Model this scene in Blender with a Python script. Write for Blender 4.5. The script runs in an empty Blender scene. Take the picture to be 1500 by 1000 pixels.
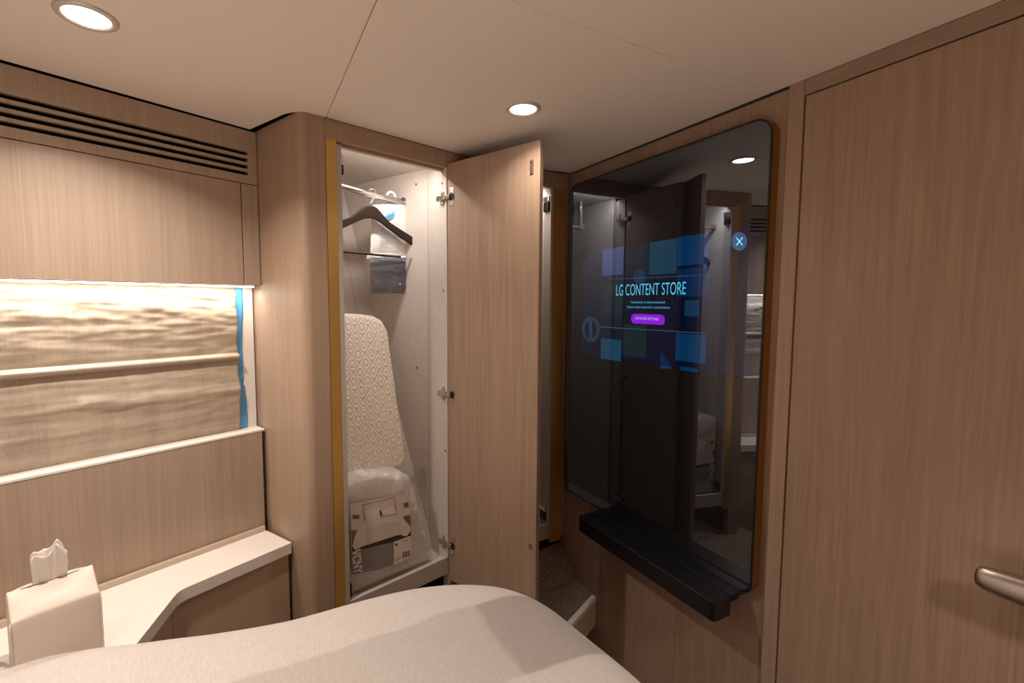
import bpy, bmesh, math, random
from mathutils import Vector, Matrix, noise
random.seed(7)
PI = math.pi
C = bpy.context.scene.collection
SC = bpy.context.scene

# ------------------------------------------------------------------ camera
EYE = Vector((0, 0, 1.45))
F, CX, CY = 672.0, 712.0, 493.0
def _n(v): return v.normalized()
_d = Vector((360 - CX, 441 - CY, F)).normalized()
_up = -Vector((690 - CX, 9700 - CY, F)).normalized()
_d = (_d - _up * _d.dot(_up)).normalized()
_x = _d.cross(_up)
# columns = world axes in lens coordinates (x right, y down, z forward)
def ray(px, py):
    c = Vector(((px - CX) / F, (py - CY) / F, 1.0))
    return Vector((_x.dot(c), _d.dot(c), _up.dot(c)))
cam_d = bpy.data.cameras.new('camera'); cam = bpy.data.objects.new('camera', cam_d); C.objects.link(cam)
cam_d.sensor_width = 36; cam_d.lens = F / 1500 * 36
cam_d.shift_x = (750 - CX) / 1500; cam_d.shift_y = -(500 - CY) / 1500
cam_d.clip_start = 0.02
r0 = Vector((_x[0], _d[0], _up[0])); r1 = Vector((_x[1], _d[1], _up[1])); r2 = Vector((_x[2], _d[2], _up[2]))
cam.matrix_world = Matrix.Translation(EYE) @ Matrix((r0, -r1, -r2)).transposed().to_4x4()
SC.camera = cam

# ------------------------------------------------------------------ view, world, lights
SC.view_settings.view_transform = 'Standard'
SC.view_settings.look = 'None'
SC.view_settings.exposure = 0.27
SC.view_settings.gamma = 1.0
SC.view_settings.use_curve_mapping = False
SC.cycles.max_bounces = 10
SC.cycles.diffuse_bounces = 6
SC.cycles.transparent_max_bounces = 12
SC.cycles.sample_clamp_indirect = 4.0
SC.cycles.blur_glossy = 0.5
wd = bpy.data.worlds.new('world'); SC.world = wd; wd.use_nodes = True
wd.node_tree.nodes['Background'].inputs[0].default_value = (0.5, 0.4, 0.33, 1)
wd.node_tree.nodes['Background'].inputs[1].default_value = 0.02

WARM = (1.0, 0.80, 0.64)
def area(name, loc, target, sx, sy, power, color=WARM, shape='RECTANGLE', spread=PI, roll=None):
    l = bpy.data.lights.new(name, 'AREA'); l.shape = shape; l.size = sx
    if shape in ('RECTANGLE', 'ELLIPSE'): l.size_y = sy
    l.energy = power; l.color = color; l.spread = spread
    o = bpy.data.objects.new(name, l); C.objects.link(o)
    d = (Vector(target) - Vector(loc)).normalized()
    if roll is None:
        o.rotation_euler = d.to_track_quat('-Z', 'Y').to_euler()
    else:  # roll = world direction of the long (x) axis
        zx = -d; xx = (Vector(roll) - zx * Vector(roll).dot(zx)).normalized(); yy = zx.cross(xx)
        o.rotation_euler = Matrix((xx, yy, zx)).transposed().to_euler()
    o.location = loc
    return o
CEIL = 1.967
LAMP_POS = [(-0.239, 1.107, 4.9, 132), (0.671, 1.074, 1.1, 138), (-0.75, -0.10, 16.0, 102), (0.45, -0.55, 10.5, 108)]  # entries behind the camera are unseen fill, added to brighten ceiling and door
for (x, y, p, sp_) in LAMP_POS:
    area('downlight_beam', (x, y, CEIL - 0.012), (x, y, 0), 0.06 if y > 0.5 else 0.16, 0.06, p, (1.0, 0.89, 0.79), 'DISK', math.radians(sp_))
def dirv(deg): return Vector((math.cos(math.radians(deg)), math.sin(math.radians(deg)), 0))
def nrm(deg): return Vector((math.sin(math.radians(deg)), -math.cos(math.radians(deg)), 0))   # towards the room
PHL, PHW = 22.0, 14.0
LO = Vector((0.0247, 1.5822, 0)); LU = dirv(PHL); LV = nrm(PHL)
WO = Vector((0.2126, 1.3836, 0)); WU = dirv(PHW); WV = nrm(PHW)
def LP(u, v, z): return LO + LU * u + LV * v + Vector((0, 0, z))
def WP(u, v, z): return WO + WU * u + WV * v + Vector((0, 0, z))
area('window_led_beam', LP(-0.75, -0.012, 1.492), LP(-0.75, -0.03, 1.0), 1.5, 0.012, 2.7, (1.0, 0.90, 0.80), roll=LU)
area('wardrobe_led_beam', WP(0.205, -0.056, 1.920), WP(0.205, -0.22, 1.4), 0.28, 0.01, 1.4, (1.0, 0.92, 0.86), roll=WU)
area('wardrobe_led_beam', (0.94, 1.575, 1.912), (0.94, 1.80, 1.5), 0.26, 0.01, 0.8, (1.0, 0.90, 0.84), roll=(1, 0, 0))

# ------------------------------------------------------------------ projecting helpers (measuring planes)
def on(px, py, P, n):
    r = ray(px, py); return EYE + r * ((Vector(P) - EYE).dot(n) / r.dot(n))
def at_z(px, py, z): return on(px, py, (0, 0, z), Vector((0, 0, 1)))
def at_x(px, py, x): return on(px, py, (x, 0, 0), Vector((1, 0, 0)))
def at_left(px, py, v=0): return on(px, py, LO + LV * v, LV)
def at_ward(px, py, v=0): return on(px, py, WO + WV * v, WV)

# ------------------------------------------------------------------ mesh helpers
BASE = {}
def base_of(p): return BASE.get(p.name, Vector((0, 0, 0))) if p else Vector((0, 0, 0))
def mesh(name, vf, mat, parent=None, bevel=0, seg=2, smooth=False, base=None, solid=0, sub=0, mats=None, fm=None):
    vs, fs = vf
    b = base_of(parent) if parent else (Vector(base) if base is not None else Vector((0, 0, 0)))
    me = bpy.data.meshes.new(name)
    me.from_pydata([tuple(Vector(v) - b) for v in vs], [], fs)
    bm = bmesh.new(); bm.from_mesh(me)
    bmesh.ops.remove_doubles(bm, verts=bm.verts, dist=1e-6)
    if not solid and mats is None: bmesh.ops.recalc_face_normals(bm, faces=bm.faces)
    bm.to_mesh(me); bm.free()
    if mats:
        for m in mats: me.materials.append(m)
        if fm and len(fm) == len(me.polygons):
            for p, i in zip(me.polygons, fm): p.material_index = i
    else: me.materials.append(mat)
    o = bpy.data.objects.new(name, me); C.objects.link(o)
    if parent: o.parent = parent
    else: o.location = b
    BASE[o.name] = b
    if smooth:
        for p in me.polygons: p.use_smooth = True
    if solid:
        m = o.modifiers.new('solid', 'SOLIDIFY'); m.thickness = solid; m.offset = 0
    if sub:
        m = o.modifiers.new('sub', 'SUBSURF'); m.levels = sub; m.render_levels = sub
    if bevel:
        m = o.modifiers.new('bevel', 'BEVEL'); m.width = bevel; m.segments = seg; m.limit_method = 'ANGLE'; m.angle_limit = math.radians(40)
        m.harden_normals = False
    return o
def thing(name, label, cat, loc, group=None, kind=None):
    o = bpy.data.objects.new(name, None); C.objects.link(o); o.location = loc; o.empty_display_size = 0.05
    BASE[o.name] = Vector(loc)
    if label: o['label'] = label
    if cat: o['category'] = cat
    if group: o['group'] = group
    if kind: o['kind'] = kind
    return o
def tag(o, label, cat, group=None):
    o['label'] = label; o['category'] = cat
    if group: o['group'] = group
    return o
def struct(o): o['kind'] = 'structure'; return o
def merge(*vfs):
    V, Fs = [], []
    for vs, fs in vfs:
        k = len(V); V += [Vector(v) for v in vs]; Fs += [tuple(i + k for i in f) for f in fs]
    return V, Fs
BOXF = [(0, 1, 2, 3), (7, 6, 5, 4), (0, 4, 5, 1), (1, 5, 6, 2), (2, 6, 7, 3), (3, 7, 4, 0)]
def box(x0, x1, y0, y1, z0, z1, f=None):
    f = f or (lambda a, b, c: Vector((a, b, c)))
    return [f(x0, y0, z0), f(x1, y0, z0), f(x1, y1, z0), f(x0, y1, z0), f(x0, y0, z1), f(x1, y0, z1), f(x1, y1, z1), f(x0, y1, z1)], list(BOXF)
def prism(pts, z0, z1):
    n = len(pts); vs = [Vector((p[0], p[1], z0)) for p in pts] + [Vector((p[0], p[1], z1)) for p in pts]
    fs = [tuple(range(n))[::-1], tuple(range(n, 2 * n))] + [(i, (i + 1) % n, (i + 1) % n + n, i + n) for i in range(n)]
    return vs, fs
def extrude(pts, off):      # closed planar outline pushed by a vector
    n = len(pts); off = Vector(off); vs = [Vector(p) for p in pts] + [Vector(p) + off for p in pts]
    fs = [tuple(range(n))[::-1], tuple(range(n, 2 * n))] + [(i, (i + 1) % n, (i + 1) % n + n, i + n) for i in range(n)]
    return vs, fs
def tube(path, r, seg=12, closed_ends=True, rs=None):
    path = [Vector(p) for p in path]; vs, fs = [], []; n = len(path)
    t0 = (path[1] - path[0]).normalized()
    a = t0.orthogonal().normalized()
    for i, p in enumerate(path):
        t = (path[min(i + 1, n - 1)] - path[max(i - 1, 0)]).normalized()
        a = (a - t * a.dot(t)).normalized(); b = t.cross(a)
        rr = rs[i] if rs else r
        for k in range(seg):
            th = 2 * PI * k / seg; vs.append(p + (a * math.cos(th) + b * math.sin(th)) * rr)
    for i in range(n - 1):
        for k in range(seg):
            fs.append((i * seg + k, i * seg + (k + 1) % seg, (i + 1) * seg + (k + 1) % seg, (i + 1) * seg + k))
    if closed_ends: fs += [tuple(range(seg))[::-1], tuple(range((n - 1) * seg, n * seg))]
    return vs, fs
def ring(c, r_out, r_in, z0, z1, seg=48):
    vs, fs = [], []
    for k in range(seg):
        t = 2 * PI * k / seg; cs, sn = math.cos(t), math.sin(t)
        for (r, z) in ((r_out, z1), (r_out - .001, z0 + .0015), (r_out - 0.004, z0), (r_in + 0.003, z0), (r_in, z0 + 0.004), (r_in, z1)):
            vs.append(Vector((c[0] + r * cs, c[1] + r * sn, z)))
    for k in range(seg):
        for j in range(5):
            a = k * 6 + j; b = ((k + 1) % seg) * 6 + j; fs.append((a, b, b + 1, a + 1))
    return vs, fs
def disc(c, r, z, seg=48):
    return [Vector((c[0] + r * math.cos(2 * PI * k / seg), c[1] + r * math.sin(2 * PI * k / seg), z)) for k in range(seg)], [tuple(range(seg))]
def grid(fn, nu, nv):
    vs = [fn(i / nu, j / nv) for j in range(nv + 1) for i in range(nu + 1)]
    fs = [(j * (nu + 1) + i, j * (nu + 1) + i + 1, (j + 1) * (nu + 1) + i + 1, (j + 1) * (nu + 1) + i) for j in range(nv) for i in range(nu)]
    return vs, fs
def fillet(pts, idx_r, seg=8):
    """round chosen corners of a 2-D polygon: idx_r = {index: radius}"""
    out = []; n = len(pts)
    for i, p in enumerate(pts):
        p = Vector((p[0], p[1])); r = idx_r.get(i, 0)
        if not r: out.append(tuple(p)); continue
        a = Vector(pts[i - 1][:2]); b = Vector(pts[(i + 1) % n][:2])
        da = (a - p).normalized(); db = (b - p).normalized()
        ang = math.acos(max(-1, min(1, da.dot(db)))); d = r / math.tan(ang / 2)
        c = p + (da + db).normalized() * (r / math.sin(ang / 2))
        s = p + da * d; e = p + db * d
        a0 = math.atan2(s.y - c.y, s.x - c.x); a1 = math.atan2(e.y - c.y, e.x - c.x)
        dd = (a1 - a0 + PI) % (2 * PI) - PI
        out += [(c.x + r * math.cos(a0 + dd * k / seg), c.y + r * math.sin(a0 + dd * k / seg)) for k in range(seg + 1)]
    return out
def resample(pts, n, closed=True):
    P = [Vector(p) for p in pts] + ([Vector(pts[0])] if closed else [])
    L = [0]
    for i in range(1, len(P)): L.append(L[-1] + (P[i] - P[i - 1]).length)
    out = []; j = 0
    for k in range(n):
        s = L[-1] * k / (n if closed else n - 1)
        while j < len(L) - 2 and L[j + 1] < s: j += 1
        t = (s - L[j]) / max(1e-9, L[j + 1] - L[j]); out.append(P[j].lerp(P[j + 1], min(1, t)))
    return out

# ------------------------------------------------------------------ materials
def newmat(name):
    m = bpy.data.materials.new(name); m.use_nodes = True; nt = m.node_tree
    return m, nt, nt.nodes['Principled BSDF']
def plain(name, col, rough=0.5, metal=0, spec=0.5, coat=0, bump=0, bscale=300, sheen=0):
    m, nt, b = newmat(name)
    b.inputs['Base Color'].default_value = (*col, 1); b.inputs['Roughness'].default_value = rough
    b.inputs['Metallic'].default_value = metal; b.inputs['Specular IOR Level'].default_value = spec
    b.inputs['Coat Weight'].default_value = coat
    if sheen: b.inputs['Sheen Weight'].default_value = sheen
    if bump:
        tc = nt.nodes.new('ShaderNodeTexCoord'); no = nt.nodes.new('ShaderNodeTexNoise'); no.inputs['Scale'].default_value = bscale
        no.inputs['Detail'].default_value = 4
        bp = nt.nodes.new('ShaderNodeBump'); bp.inputs['Strength'].default_value = bump; bp.inputs['Distance'].default_value = 0.002
        nt.links.new(tc.outputs['Object'], no.inputs['Vector']); nt.links.new(no.outputs['Fac'], bp.inputs['Height']); nt.links.new(bp.outputs['Normal'], b.inputs['Normal'])
    return m
def streaky(name, c1, c2, scale_a, scale_b, rough=0.45, distort=0.0, mixb=0.4, spec=0.4, bump=0.1):
    """two stretched noises between two close colours: wood grain or woven liner"""
    m, nt, b = newmat(name); N = nt.nodes.new; L = nt.links.new
    tc = N('ShaderNodeTexCoord')
    mp = N('ShaderNodeMapping'); mp.inputs['Scale'].default_value = scale_a
    mq = N('ShaderNodeMapping'); mq.inputs['Scale'].default_value = scale_b
    na = N('ShaderNodeTexNoise'); na.inputs['Scale'].default_value = 1; na.inputs['Detail'].default_value = 3; na.inputs['Roughness'].default_value = .6
    nb = N('ShaderNodeTexNoise'); nb.inputs['Scale'].default_value = 1; nb.inputs['Detail'].default_value = 3; nb.inputs['Distortion'].default_value = distort
    L(tc.outputs['Object'], mp.inputs['Vector']); L(tc.outputs['Object'], mq.inputs['Vector'])
    L(mp.outputs[0], na.inputs['Vector']); L(mq.outputs[0], nb.inputs['Vector'])
    mx = N('ShaderNodeMix'); mx.data_type = 'FLOAT'; mx.inputs[0].default_value = mixb
    L(na.outputs['Fac'], mx.inputs[2]); L(nb.outputs['Fac'], mx.inputs[3])
    rp = N('ShaderNodeMapRange'); rp.inputs[1].default_value = .34; rp.inputs[2].default_value = .66
    L(mx.outputs[0], rp.inputs[0])
    cm = N('ShaderNodeMix'); cm.data_type = 'RGBA'; cm.inputs[6].default_value = (*c1, 1); cm.inputs[7].default_value = (*c2, 1)
    L(rp.outputs[0], cm.inputs[0]); L(cm.outputs[2], b.inputs['Base Color'])
    b.inputs['Roughness'].default_value = rough; b.inputs['Specular IOR Level'].default_value = spec
    if bump:
        bp = N('ShaderNodeBump'); bp.inputs['Strength'].default_value = bump; bp.inputs['Distance'].default_value = 0.0006
        L(mx.outputs[0], bp.inputs['Height']); L(bp.outputs['Normal'], b.inputs['Normal'])
    return m
def emis(name, col, s):
    m = bpy.data.materials.new(name); m.use_nodes = True; nt = m.node_tree; nt.nodes.clear()
    e = nt.nodes.new('ShaderNodeEmission'); e.inputs[0].default_value = (*col, 1); e.inputs[1].default_value = s
    o = nt.nodes.new('ShaderNodeOutputMaterial'); nt.links.new(e.outputs[0], o.inputs[0]); return m
M = {}
M['wood'] = streaky('fine_straight_oak_veneer', (.335, .232, .162), (.415, .298, .216), (300, 300, 4), (90, 90, .8), .42)
M['wood_door'] = streaky('wavy_oak_veneer', (.305, .205, .142), (.415, .290, .208), (230, 230, 3.5), (38, 38, 1.6), .42, 1.6, .55)
M['wood_cab'] = streaky('pale_straight_oak_veneer', (.36, .268, .200), (.445, .342, .262), (300, 300, 4), (90, 90, .8), .38)
M['wood_h'] = streaky('horizontal_oak_veneer', (.29, .20, .145), (.38, .275, .205), (6, 6, 260), (2, 2, 60), .42)
M['liner'] = streaky('woven_pale_liner', (.56, .505, .455), (.67, .61, .555), (30, 30, 420), (300, 300, 16), .55, 0, .45, .3, .2)
M['liner_edge'] = plain('pale_edge_band', (.46, .40, .36), .5)
M['ceiling'] = plain('cream_ceiling_fabric', (.80, .72, .635), .75, bump=.05, bscale=900)
M['black'] = plain('black_void', (.004, .0035, .003), .8)
M['blackm'] = plain('black_satin_metal', (.006, .006, .008), .32)
M['blackp'] = plain('black_plastic', (.01, .01, .011), .3)
M['gold'] = plain('brushed_gold', (.70, .45, .14), .42, .85, bump=.12, bscale=1500)
M['bronze'] = plain('bronze_rim', (.36, .185, .05), .38, .6)
M['chrome'] = plain('chrome', (.82, .80, .78), .16, 1)
M['nickel'] = plain('nickel', (.60, .54, .49), .28, 1)
M['satin'] = plain('satin_nickel', (.55, .49, .44), .27, 1)
M['ledge'] = plain('cream_lacquer', (.84, .775, .71), .33, coat=.2)
M['trimc'] = plain('pale_trim', (.62, .50, .40), .45)
M['white'] = plain('white_trim', (.82, .78, .74), .4)
M['leather'] = plain('brown_leatherette', (.48, .345, .25), .5, bump=.15, bscale=500)
M['cream'] = plain('cream_leather', (.70, .60, .52), .48, bump=.06, bscale=700)
M['tissue'] = plain('tissue_paper', (.86, .82, .78), .9, bump=.1, bscale=120)
M['darkwood'] = streaky('walnut', (.016, .007, .004), (.030, .013, .007), (120, 120, 120), (20, 20, 20), .42, spec=.35)
M['plasticw'] = plain('white_plastic', (.80, .79, .77), .35)
M['blue'] = plain('blue_film', (.10, .42, .88), .35)
M['bluep'] = plain('blue_print', (.10, .36, .62), .5)
M['lampglow'] = emis('lamp_lens', (1, .93, .84), 14)
M['ledglow'] = emis('led_strip', (1, .90, .80), 8)
M['bezel'] = plain('bezel_satin_white', (.62, .57, .52), .35, .35)
M['plate'] = plain('brown_plate', (.10, .062, .048), .5)
M['skirt'] = plain('mattress_ticking', (.55, .49, .44), .8, bump=.1)
M['riser'] = plain('step_nosing_pale', (.52, .42, .35), .45)

# woven carpet
def carpet():
    m, nt, b = newmat('woven_carpet'); N = nt.nodes.new; L = nt.links.new
    tc = N('ShaderNodeTexCoord'); mp = N('ShaderNodeMapping'); mp.inputs['Rotation'].default_value = (0, 0, .5); L(tc.outputs['Object'], mp.inputs[0])
    v = N('ShaderNodeTexVoronoi'); v.inputs['Scale'].default_value = 115; v.inputs['Randomness'].default_value = .35; L(mp.outputs[0], v.inputs['Vector'])
    n = N('ShaderNodeTexNoise'); n.inputs['Scale'].default_value = 240; L(mp.outputs[0], n.inputs['Vector'])
    r = N('ShaderNodeValToRGB'); r.color_ramp.elements[0].color = (.42, .30, .215, 1); r.color_ramp.elements[1].color = (.07, .045, .03, 1)
    r.color_ramp.elements[0].position = .1; r.color_ramp.elements[1].position = .55
    L(v.outputs['Distance'], r.inputs[0])
    mx = N('ShaderNodeMix'); mx.data_type = 'RGBA'; mx.blend_type = 'MULTIPLY'; mx.inputs[0].default_value = .6
    L(r.outputs[0], mx.inputs[6]); L(n.outputs['Color'], mx.inputs[7]); 
    g = N('ShaderNodeMix'); g.data_type = 'RGBA'; g.blend_type = 'ADD'; g.inputs[0].default_value = 1; g.inputs[7].default_value = (.09, .066, .048, 1)
    L(mx.outputs[2], g.inputs[6]); L(g.outputs[2], b.inputs['Base Color'])
    bp = N('ShaderNodeBump'); bp.inputs['Strength'].default_value = .8; bp.inputs['Distance'].default_value = .003; bp.invert = True
    L(v.outputs['Distance'], bp.inputs['Height']); L(bp.outputs[0], b.inputs['Normal']); b.inputs['Roughness'].default_value = .9
    return m
M['carpet'] = carpet()

# blind cloth: satin, fine vertical slub
M['blind'] = streaky('satin_blind_cloth', (.36, .29, .22), (.50, .41, .32), (420, 420, 8), (26, 26, 7), .34, .4, .5, .6, .15)

# quilted knit of the foam mattress: concentric ogee lines
def quilt():
    m, nt, b = newmat('quilted_knit'); N = nt.nodes.new; L = nt.links.new
    uv = N('ShaderNodeUVMap'); uv.uv_map = 'UVMap'; sp = N('ShaderNodeSeparateXYZ'); L(uv.outputs[0], sp.inputs[0])
    def mth(op, a, bb=None):
        x = N('ShaderNodeMath'); x.operation = op
        for i, q in enumerate((a, bb)):
            if q is None: continue
            if isinstance(q, (int, float)): x.inputs[i].default_value = q
            else: L(q, x.inputs[i])
        return x.outputs[0]
    cu = mth('COSINE', mth('MULTIPLY', sp.outputs[0], 2 * PI / .050)); cz = mth('COSINE', mth('MULTIPLY', sp.outputs[1], 2 * PI / .062))
    f = mth('ADD', cu, cz); s = mth('SINE', mth('MULTIPLY', f, 2.35)); s = mth('ABSOLUTE', s); s = mth('POWER', s, .6)
    bp = N('ShaderNodeBump'); bp.inputs['Strength'].default_value = .6; bp.inputs['Distance'].default_value = .004
    L(s, bp.inputs['Height']); L(bp.outputs[0], b.inputs['Normal'])
    cm = N('ShaderNodeMix'); cm.data_type = 'RGBA'; cm.inputs[6].default_value = (.76, .68, .58, 1); cm.inputs[7].default_value = (.83, .75, .66, 1)
    L(s, cm.inputs[0]); L(cm.outputs[2], b.inputs['Base Color']); b.inputs['Roughness'].default_value = .8
    return m
M['quilt'] = quilt()

# duvet cover: linen with a woven patchwork of tone blocks
def duvet_mat():
    m, nt, b = newmat('linen_patchwork'); N = nt.nodes.new; L = nt.links.new
    tc = N('ShaderNodeTexCoord'); sp = N('ShaderNodeSeparateXYZ')
    wob = N('ShaderNodeTexNoise'); wob.inputs['Scale'].default_value = 5; L(tc.outputs['Object'], wob.inputs['Vector'])
    L(tc.outputs['Object'], sp.inputs[0])
    def mth(op, a, bb=None):
        x = N('ShaderNodeMath'); x.operation = op
        for i, q in enumerate((a, bb)):
            if q is None: continue
            if isinstance(q, (int, float)): x.inputs[i].default_value = q
            else: L(q, x.inputs[i])
        return x.outputs[0]
    w = mth('MULTIPLY', mth('SUBTRACT', wob.outputs['Fac'], .5), .05)
    X = mth('ADD', sp.outputs[0], w); Y = mth('ADD', sp.outputs[1], w)
    def step(v, e, wd):
        r = N('ShaderNodeMapRange'); r.interpolation_type = 'SMOOTHSTEP'; r.inputs[1].default_value = e - wd; r.inputs[2].default_value = e + wd; L(v, r.inputs[0]); return r.outputs[0]
    far = step(Y, .885, .006); near = mth('SUBTRACT', 1, step(Y, .665, .006)); right = step(X, .43, .012); r2 = step(X, .385, .012)
    def mix(fac, a, c):
        x = N('ShaderNodeMix'); x.data_type = 'RGBA'; L(fac, x.inputs[0])
        for i, q in ((6, a), (7, c)):
            if isinstance(q, tuple): x.inputs[i].default_value = (*q, 1)
            else: L(q, x.inputs[i])
        return x.outputs[2]
    LIGHT = (.55, .50, .465); MID = (.45, .405, .372); DARK = (.345, .303, .278)
    band = mix(right, MID, DARK); nearc = mix(r2, MID, LIGHT)
    c = mix(near, band, nearc); c = mix(far, c, LIGHT)
    mp = N('ShaderNodeMapping'); mp.inputs['Scale'].default_value = (420, 50, 420); L(tc.outputs['Object'], mp.inputs[0])
    n2 = N('ShaderNodeTexNoise'); n2.inputs['Scale'].default_value = 1; n2.inputs['Detail'].default_value = 3; L(mp.outputs[0], n2.inputs['Vector'])
    r3 = N('ShaderNodeMapRange'); r3.inputs[1].default_value = .3; r3.inputs[2].default_value = .7; r3.inputs[3].default_value = .90; r3.inputs[4].default_value = 1.06; L(n2.outputs['Fac'], r3.inputs[0])
    mu = N('ShaderNodeMix'); mu.data_type = 'RGBA'; mu.blend_type = 'MULTIPLY'; mu.inputs[0].default_value = 1
    L(c, mu.inputs[6]); L(r3.outputs[0], mu.inputs[7]); L(mu.outputs[2], b.inputs['Base Color'])
    bp = N('ShaderNodeBump'); bp.inputs['Strength'].default_value = .25; bp.inputs['Distance'].default_value = .001; L(n2.outputs['Fac'], bp.inputs['Height']); L(bp.outputs[0], b.inputs['Normal'])
    b.inputs['Roughness'].default_value = .85; b.inputs['Sheen Weight'].default_value = .2
    return m
M['duvet'] = duvet_mat()

# two-way mirror glass in front of the screen: half passes, part reflects
def mirror_mat():
    m = bpy.data.materials.new('two_way_mirror'); m.use_nodes = True; nt = m.node_tree; nt.nodes.clear(); N = nt.nodes.new; L = nt.links.new
    g = N('ShaderNodeBsdfGlossy'); g.inputs['Color'].default_value = (.175, .20, .24, 1); g.inputs['Roughness'].default_value = 0.0
    t = N('ShaderNodeBsdfTransparent'); t.inputs['Color'].default_value = (.6, .6, .62, 1)
    a = N('ShaderNodeAddShader'); o = N('ShaderNodeOutputMaterial')
    L(g.outputs[0], a.inputs[0]); L(t.outputs[0], a.inputs[1]); L(a.outputs[0], o.inputs[0]); return m
M['mirror'] = mirror_mat()
def clear_mat(name, tint=(1, 1, 1), fac=.2, rough=.12):
    m = bpy.data.materials.new(name); m.use_nodes = True; nt = m.node_tree; nt.nodes.clear(); N = nt.nodes.new; L = nt.links.new
    g = N('ShaderNodeBsdfGlossy'); g.inputs['Color'].default_value = (1, 1, 1, 1); g.inputs['Roughness'].default_value = rough
    t = N('ShaderNodeBsdfTransparent'); t.inputs['Color'].default_value = (*tint, 1)
    x = N('ShaderNodeMixShader'); x.inputs[0].default_value = fac; o = N('ShaderNodeOutputMaterial')
    tc = N('ShaderNodeTexCoord'); n = N('ShaderNodeTexNoise'); n.inputs['Scale'].default_value = 75; n.inputs['Detail'].default_value = 3; n.inputs['Distortion'].default_value = 1.5
    bp = N('ShaderNodeBump'); bp.inputs['Strength'].default_value = 1; bp.inputs['Distance'].default_value = .01
    L(tc.outputs['Object'], n.inputs['Vector']); L(n.outputs['Fac'], bp.inputs['Height']); L(bp.outputs[0], g.inputs['Normal'])
    L(t.outputs[0], x.inputs[1]); L(g.outputs[0], x.inputs[2]); L(x.outputs[0], o.inputs[0]); return m
M['wrap'] = clear_mat('clear_wrap', (.97, .97, .97), .30, .07)
M['clear'] = clear_mat('clear_plastic', (.80, .80, .82), .25)
M['pouch'] = clear_mat('smoky_clear_pouch', (.62, .63, .67), .10, .2)
M['bedding'] = plain('packed_white_bedding', (.84, .79, .75), .7, bump=1.0, bscale=45)

# ================================================================== ROOM SHELL
FLOOR_UP = 0.316
struct(mesh('floor', prism([(-2.0, -1.3), (1.2, -1.3), (1.2, 2.6), (-2.0, 2.6)], -0.03, 0), M['carpet']))
# ceiling: dark backing and three padded panels meeting in fine seams
cl = thing('ceiling', None, None, (0, 0.4, CEIL), kind='structure')
mesh('ceiling_backing', prism([(-2.0, -1.3), (1.2, -1.3), (1.2, 2.6), (-2.0, 2.6)], CEIL + .022, CEIL + .04), M['black'], cl)
sx = at_z(478, 172, CEIL).x; sy = at_z(745, 0, CEIL).y; sx1 = at_z(555, 0, CEIL).x; sy1 = at_z(1120, 128.5, CEIL).y
lc = at_z(366, 190, CEIL)
g = .0007
lw0 = LP(-2.0, .012, 0)
side_dir = Vector((-.0721, .1611, 0)).normalized(); side_n = Vector((-side_dir.y, side_dir.x, 0))  # leftwards
corner = Vector((.1452, 1.3668, 0))
inner = lc
c1 = corner + side_dir * .055 + side_n * .012
pl_left = [(-1.9, -1.2), (sx - g, -1.2), (sx - g, (WO + WU * ((sx - g - WO.x) / WU.x)).y), tuple((corner + WU * .035)[:2]), tuple((corner + WU * .012 + side_dir * .006)[:2]), tuple((corner + side_dir * .022 + side_n * .002)[:2]), tuple(c1[:2]), (inner.x, inner.y), (lw0.x, lw0.y)]
mesh('ceiling_panel', prism(pl_left, CEIL, CEIL + .02), M['ceiling'], cl, bevel=.002)
wl = lambda x: (WO + WU * ((x - WO.x) / WU.x)).y
pl_far = [(sx + g, sy + g), (1.163, sy + g), (1.163, 1.502), (1.05, 1.517), (.77, 1.5215), (sx + g, wl(sx + g))]
mesh('ceiling_panel', prism(pl_far, CEIL, CEIL + .02), M['ceiling'], cl, bevel=.002)
pl_near = [(sx + g, -1.2), (1.163, -1.2), (1.163, sy - g), (sx + g, sy - g)]
mesh('ceiling_panel', prism(pl_near, CEIL, CEIL + .02), M['ceiling'], cl, bevel=.002)

# walls out of view close the cabin
struct(mesh('wall_back', box(-2.0, 1.2, -1.3, -1.2, 0, CEIL + .04), M['wood']))
struct(mesh('wall_near_left', box(-2.0, -1.9, -1.3, 1.0, 0, CEIL + .04), M['wood']))
struct(mesh('wall_hull', prism([tuple(LP(-2.2, -.30, 0)[:2]), tuple(LP(-2.2, -.34, 0)[:2]), (1.3, 2.60), (1.3, 2.55), (.1, 2.45)], 0, CEIL + .04), M['black']))
# right wall: recessed veneer behind the mirror, and the far bit by the door
struct(mesh('wall_right', box(1.17, 1.22, .632, 2.2, 0, CEIL - .004), M['wood_door']))
struct(mesh('wall_right_near', box(1.163, 1.22, -1.3, -.17, 0, CEIL + .02), M['wood']))
struct(mesh('trim_1', box(1.161, 1.22, .6345, .669, 0, CEIL - .0005), M['wood'], bevel=.001))
struct(mesh('trim_2', box(1.161, 1.22, -.17, .6340, 1.932, CEIL - .0005), M['wood_h'], bevel=.001))
struct(mesh('trim_3', box(1.195, 1.22, -.17, .640, 0, 1.94), M['black']))

# ================================================================== DOOR
dr = thing('door_1', None, None, (1.18, .23, .01), kind='structure')
mesh('door_panel', box(1.1625, 1.193, -.17, .6310, .01, 1.9285), M['wood_door'], dr, bevel=.0012)
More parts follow.
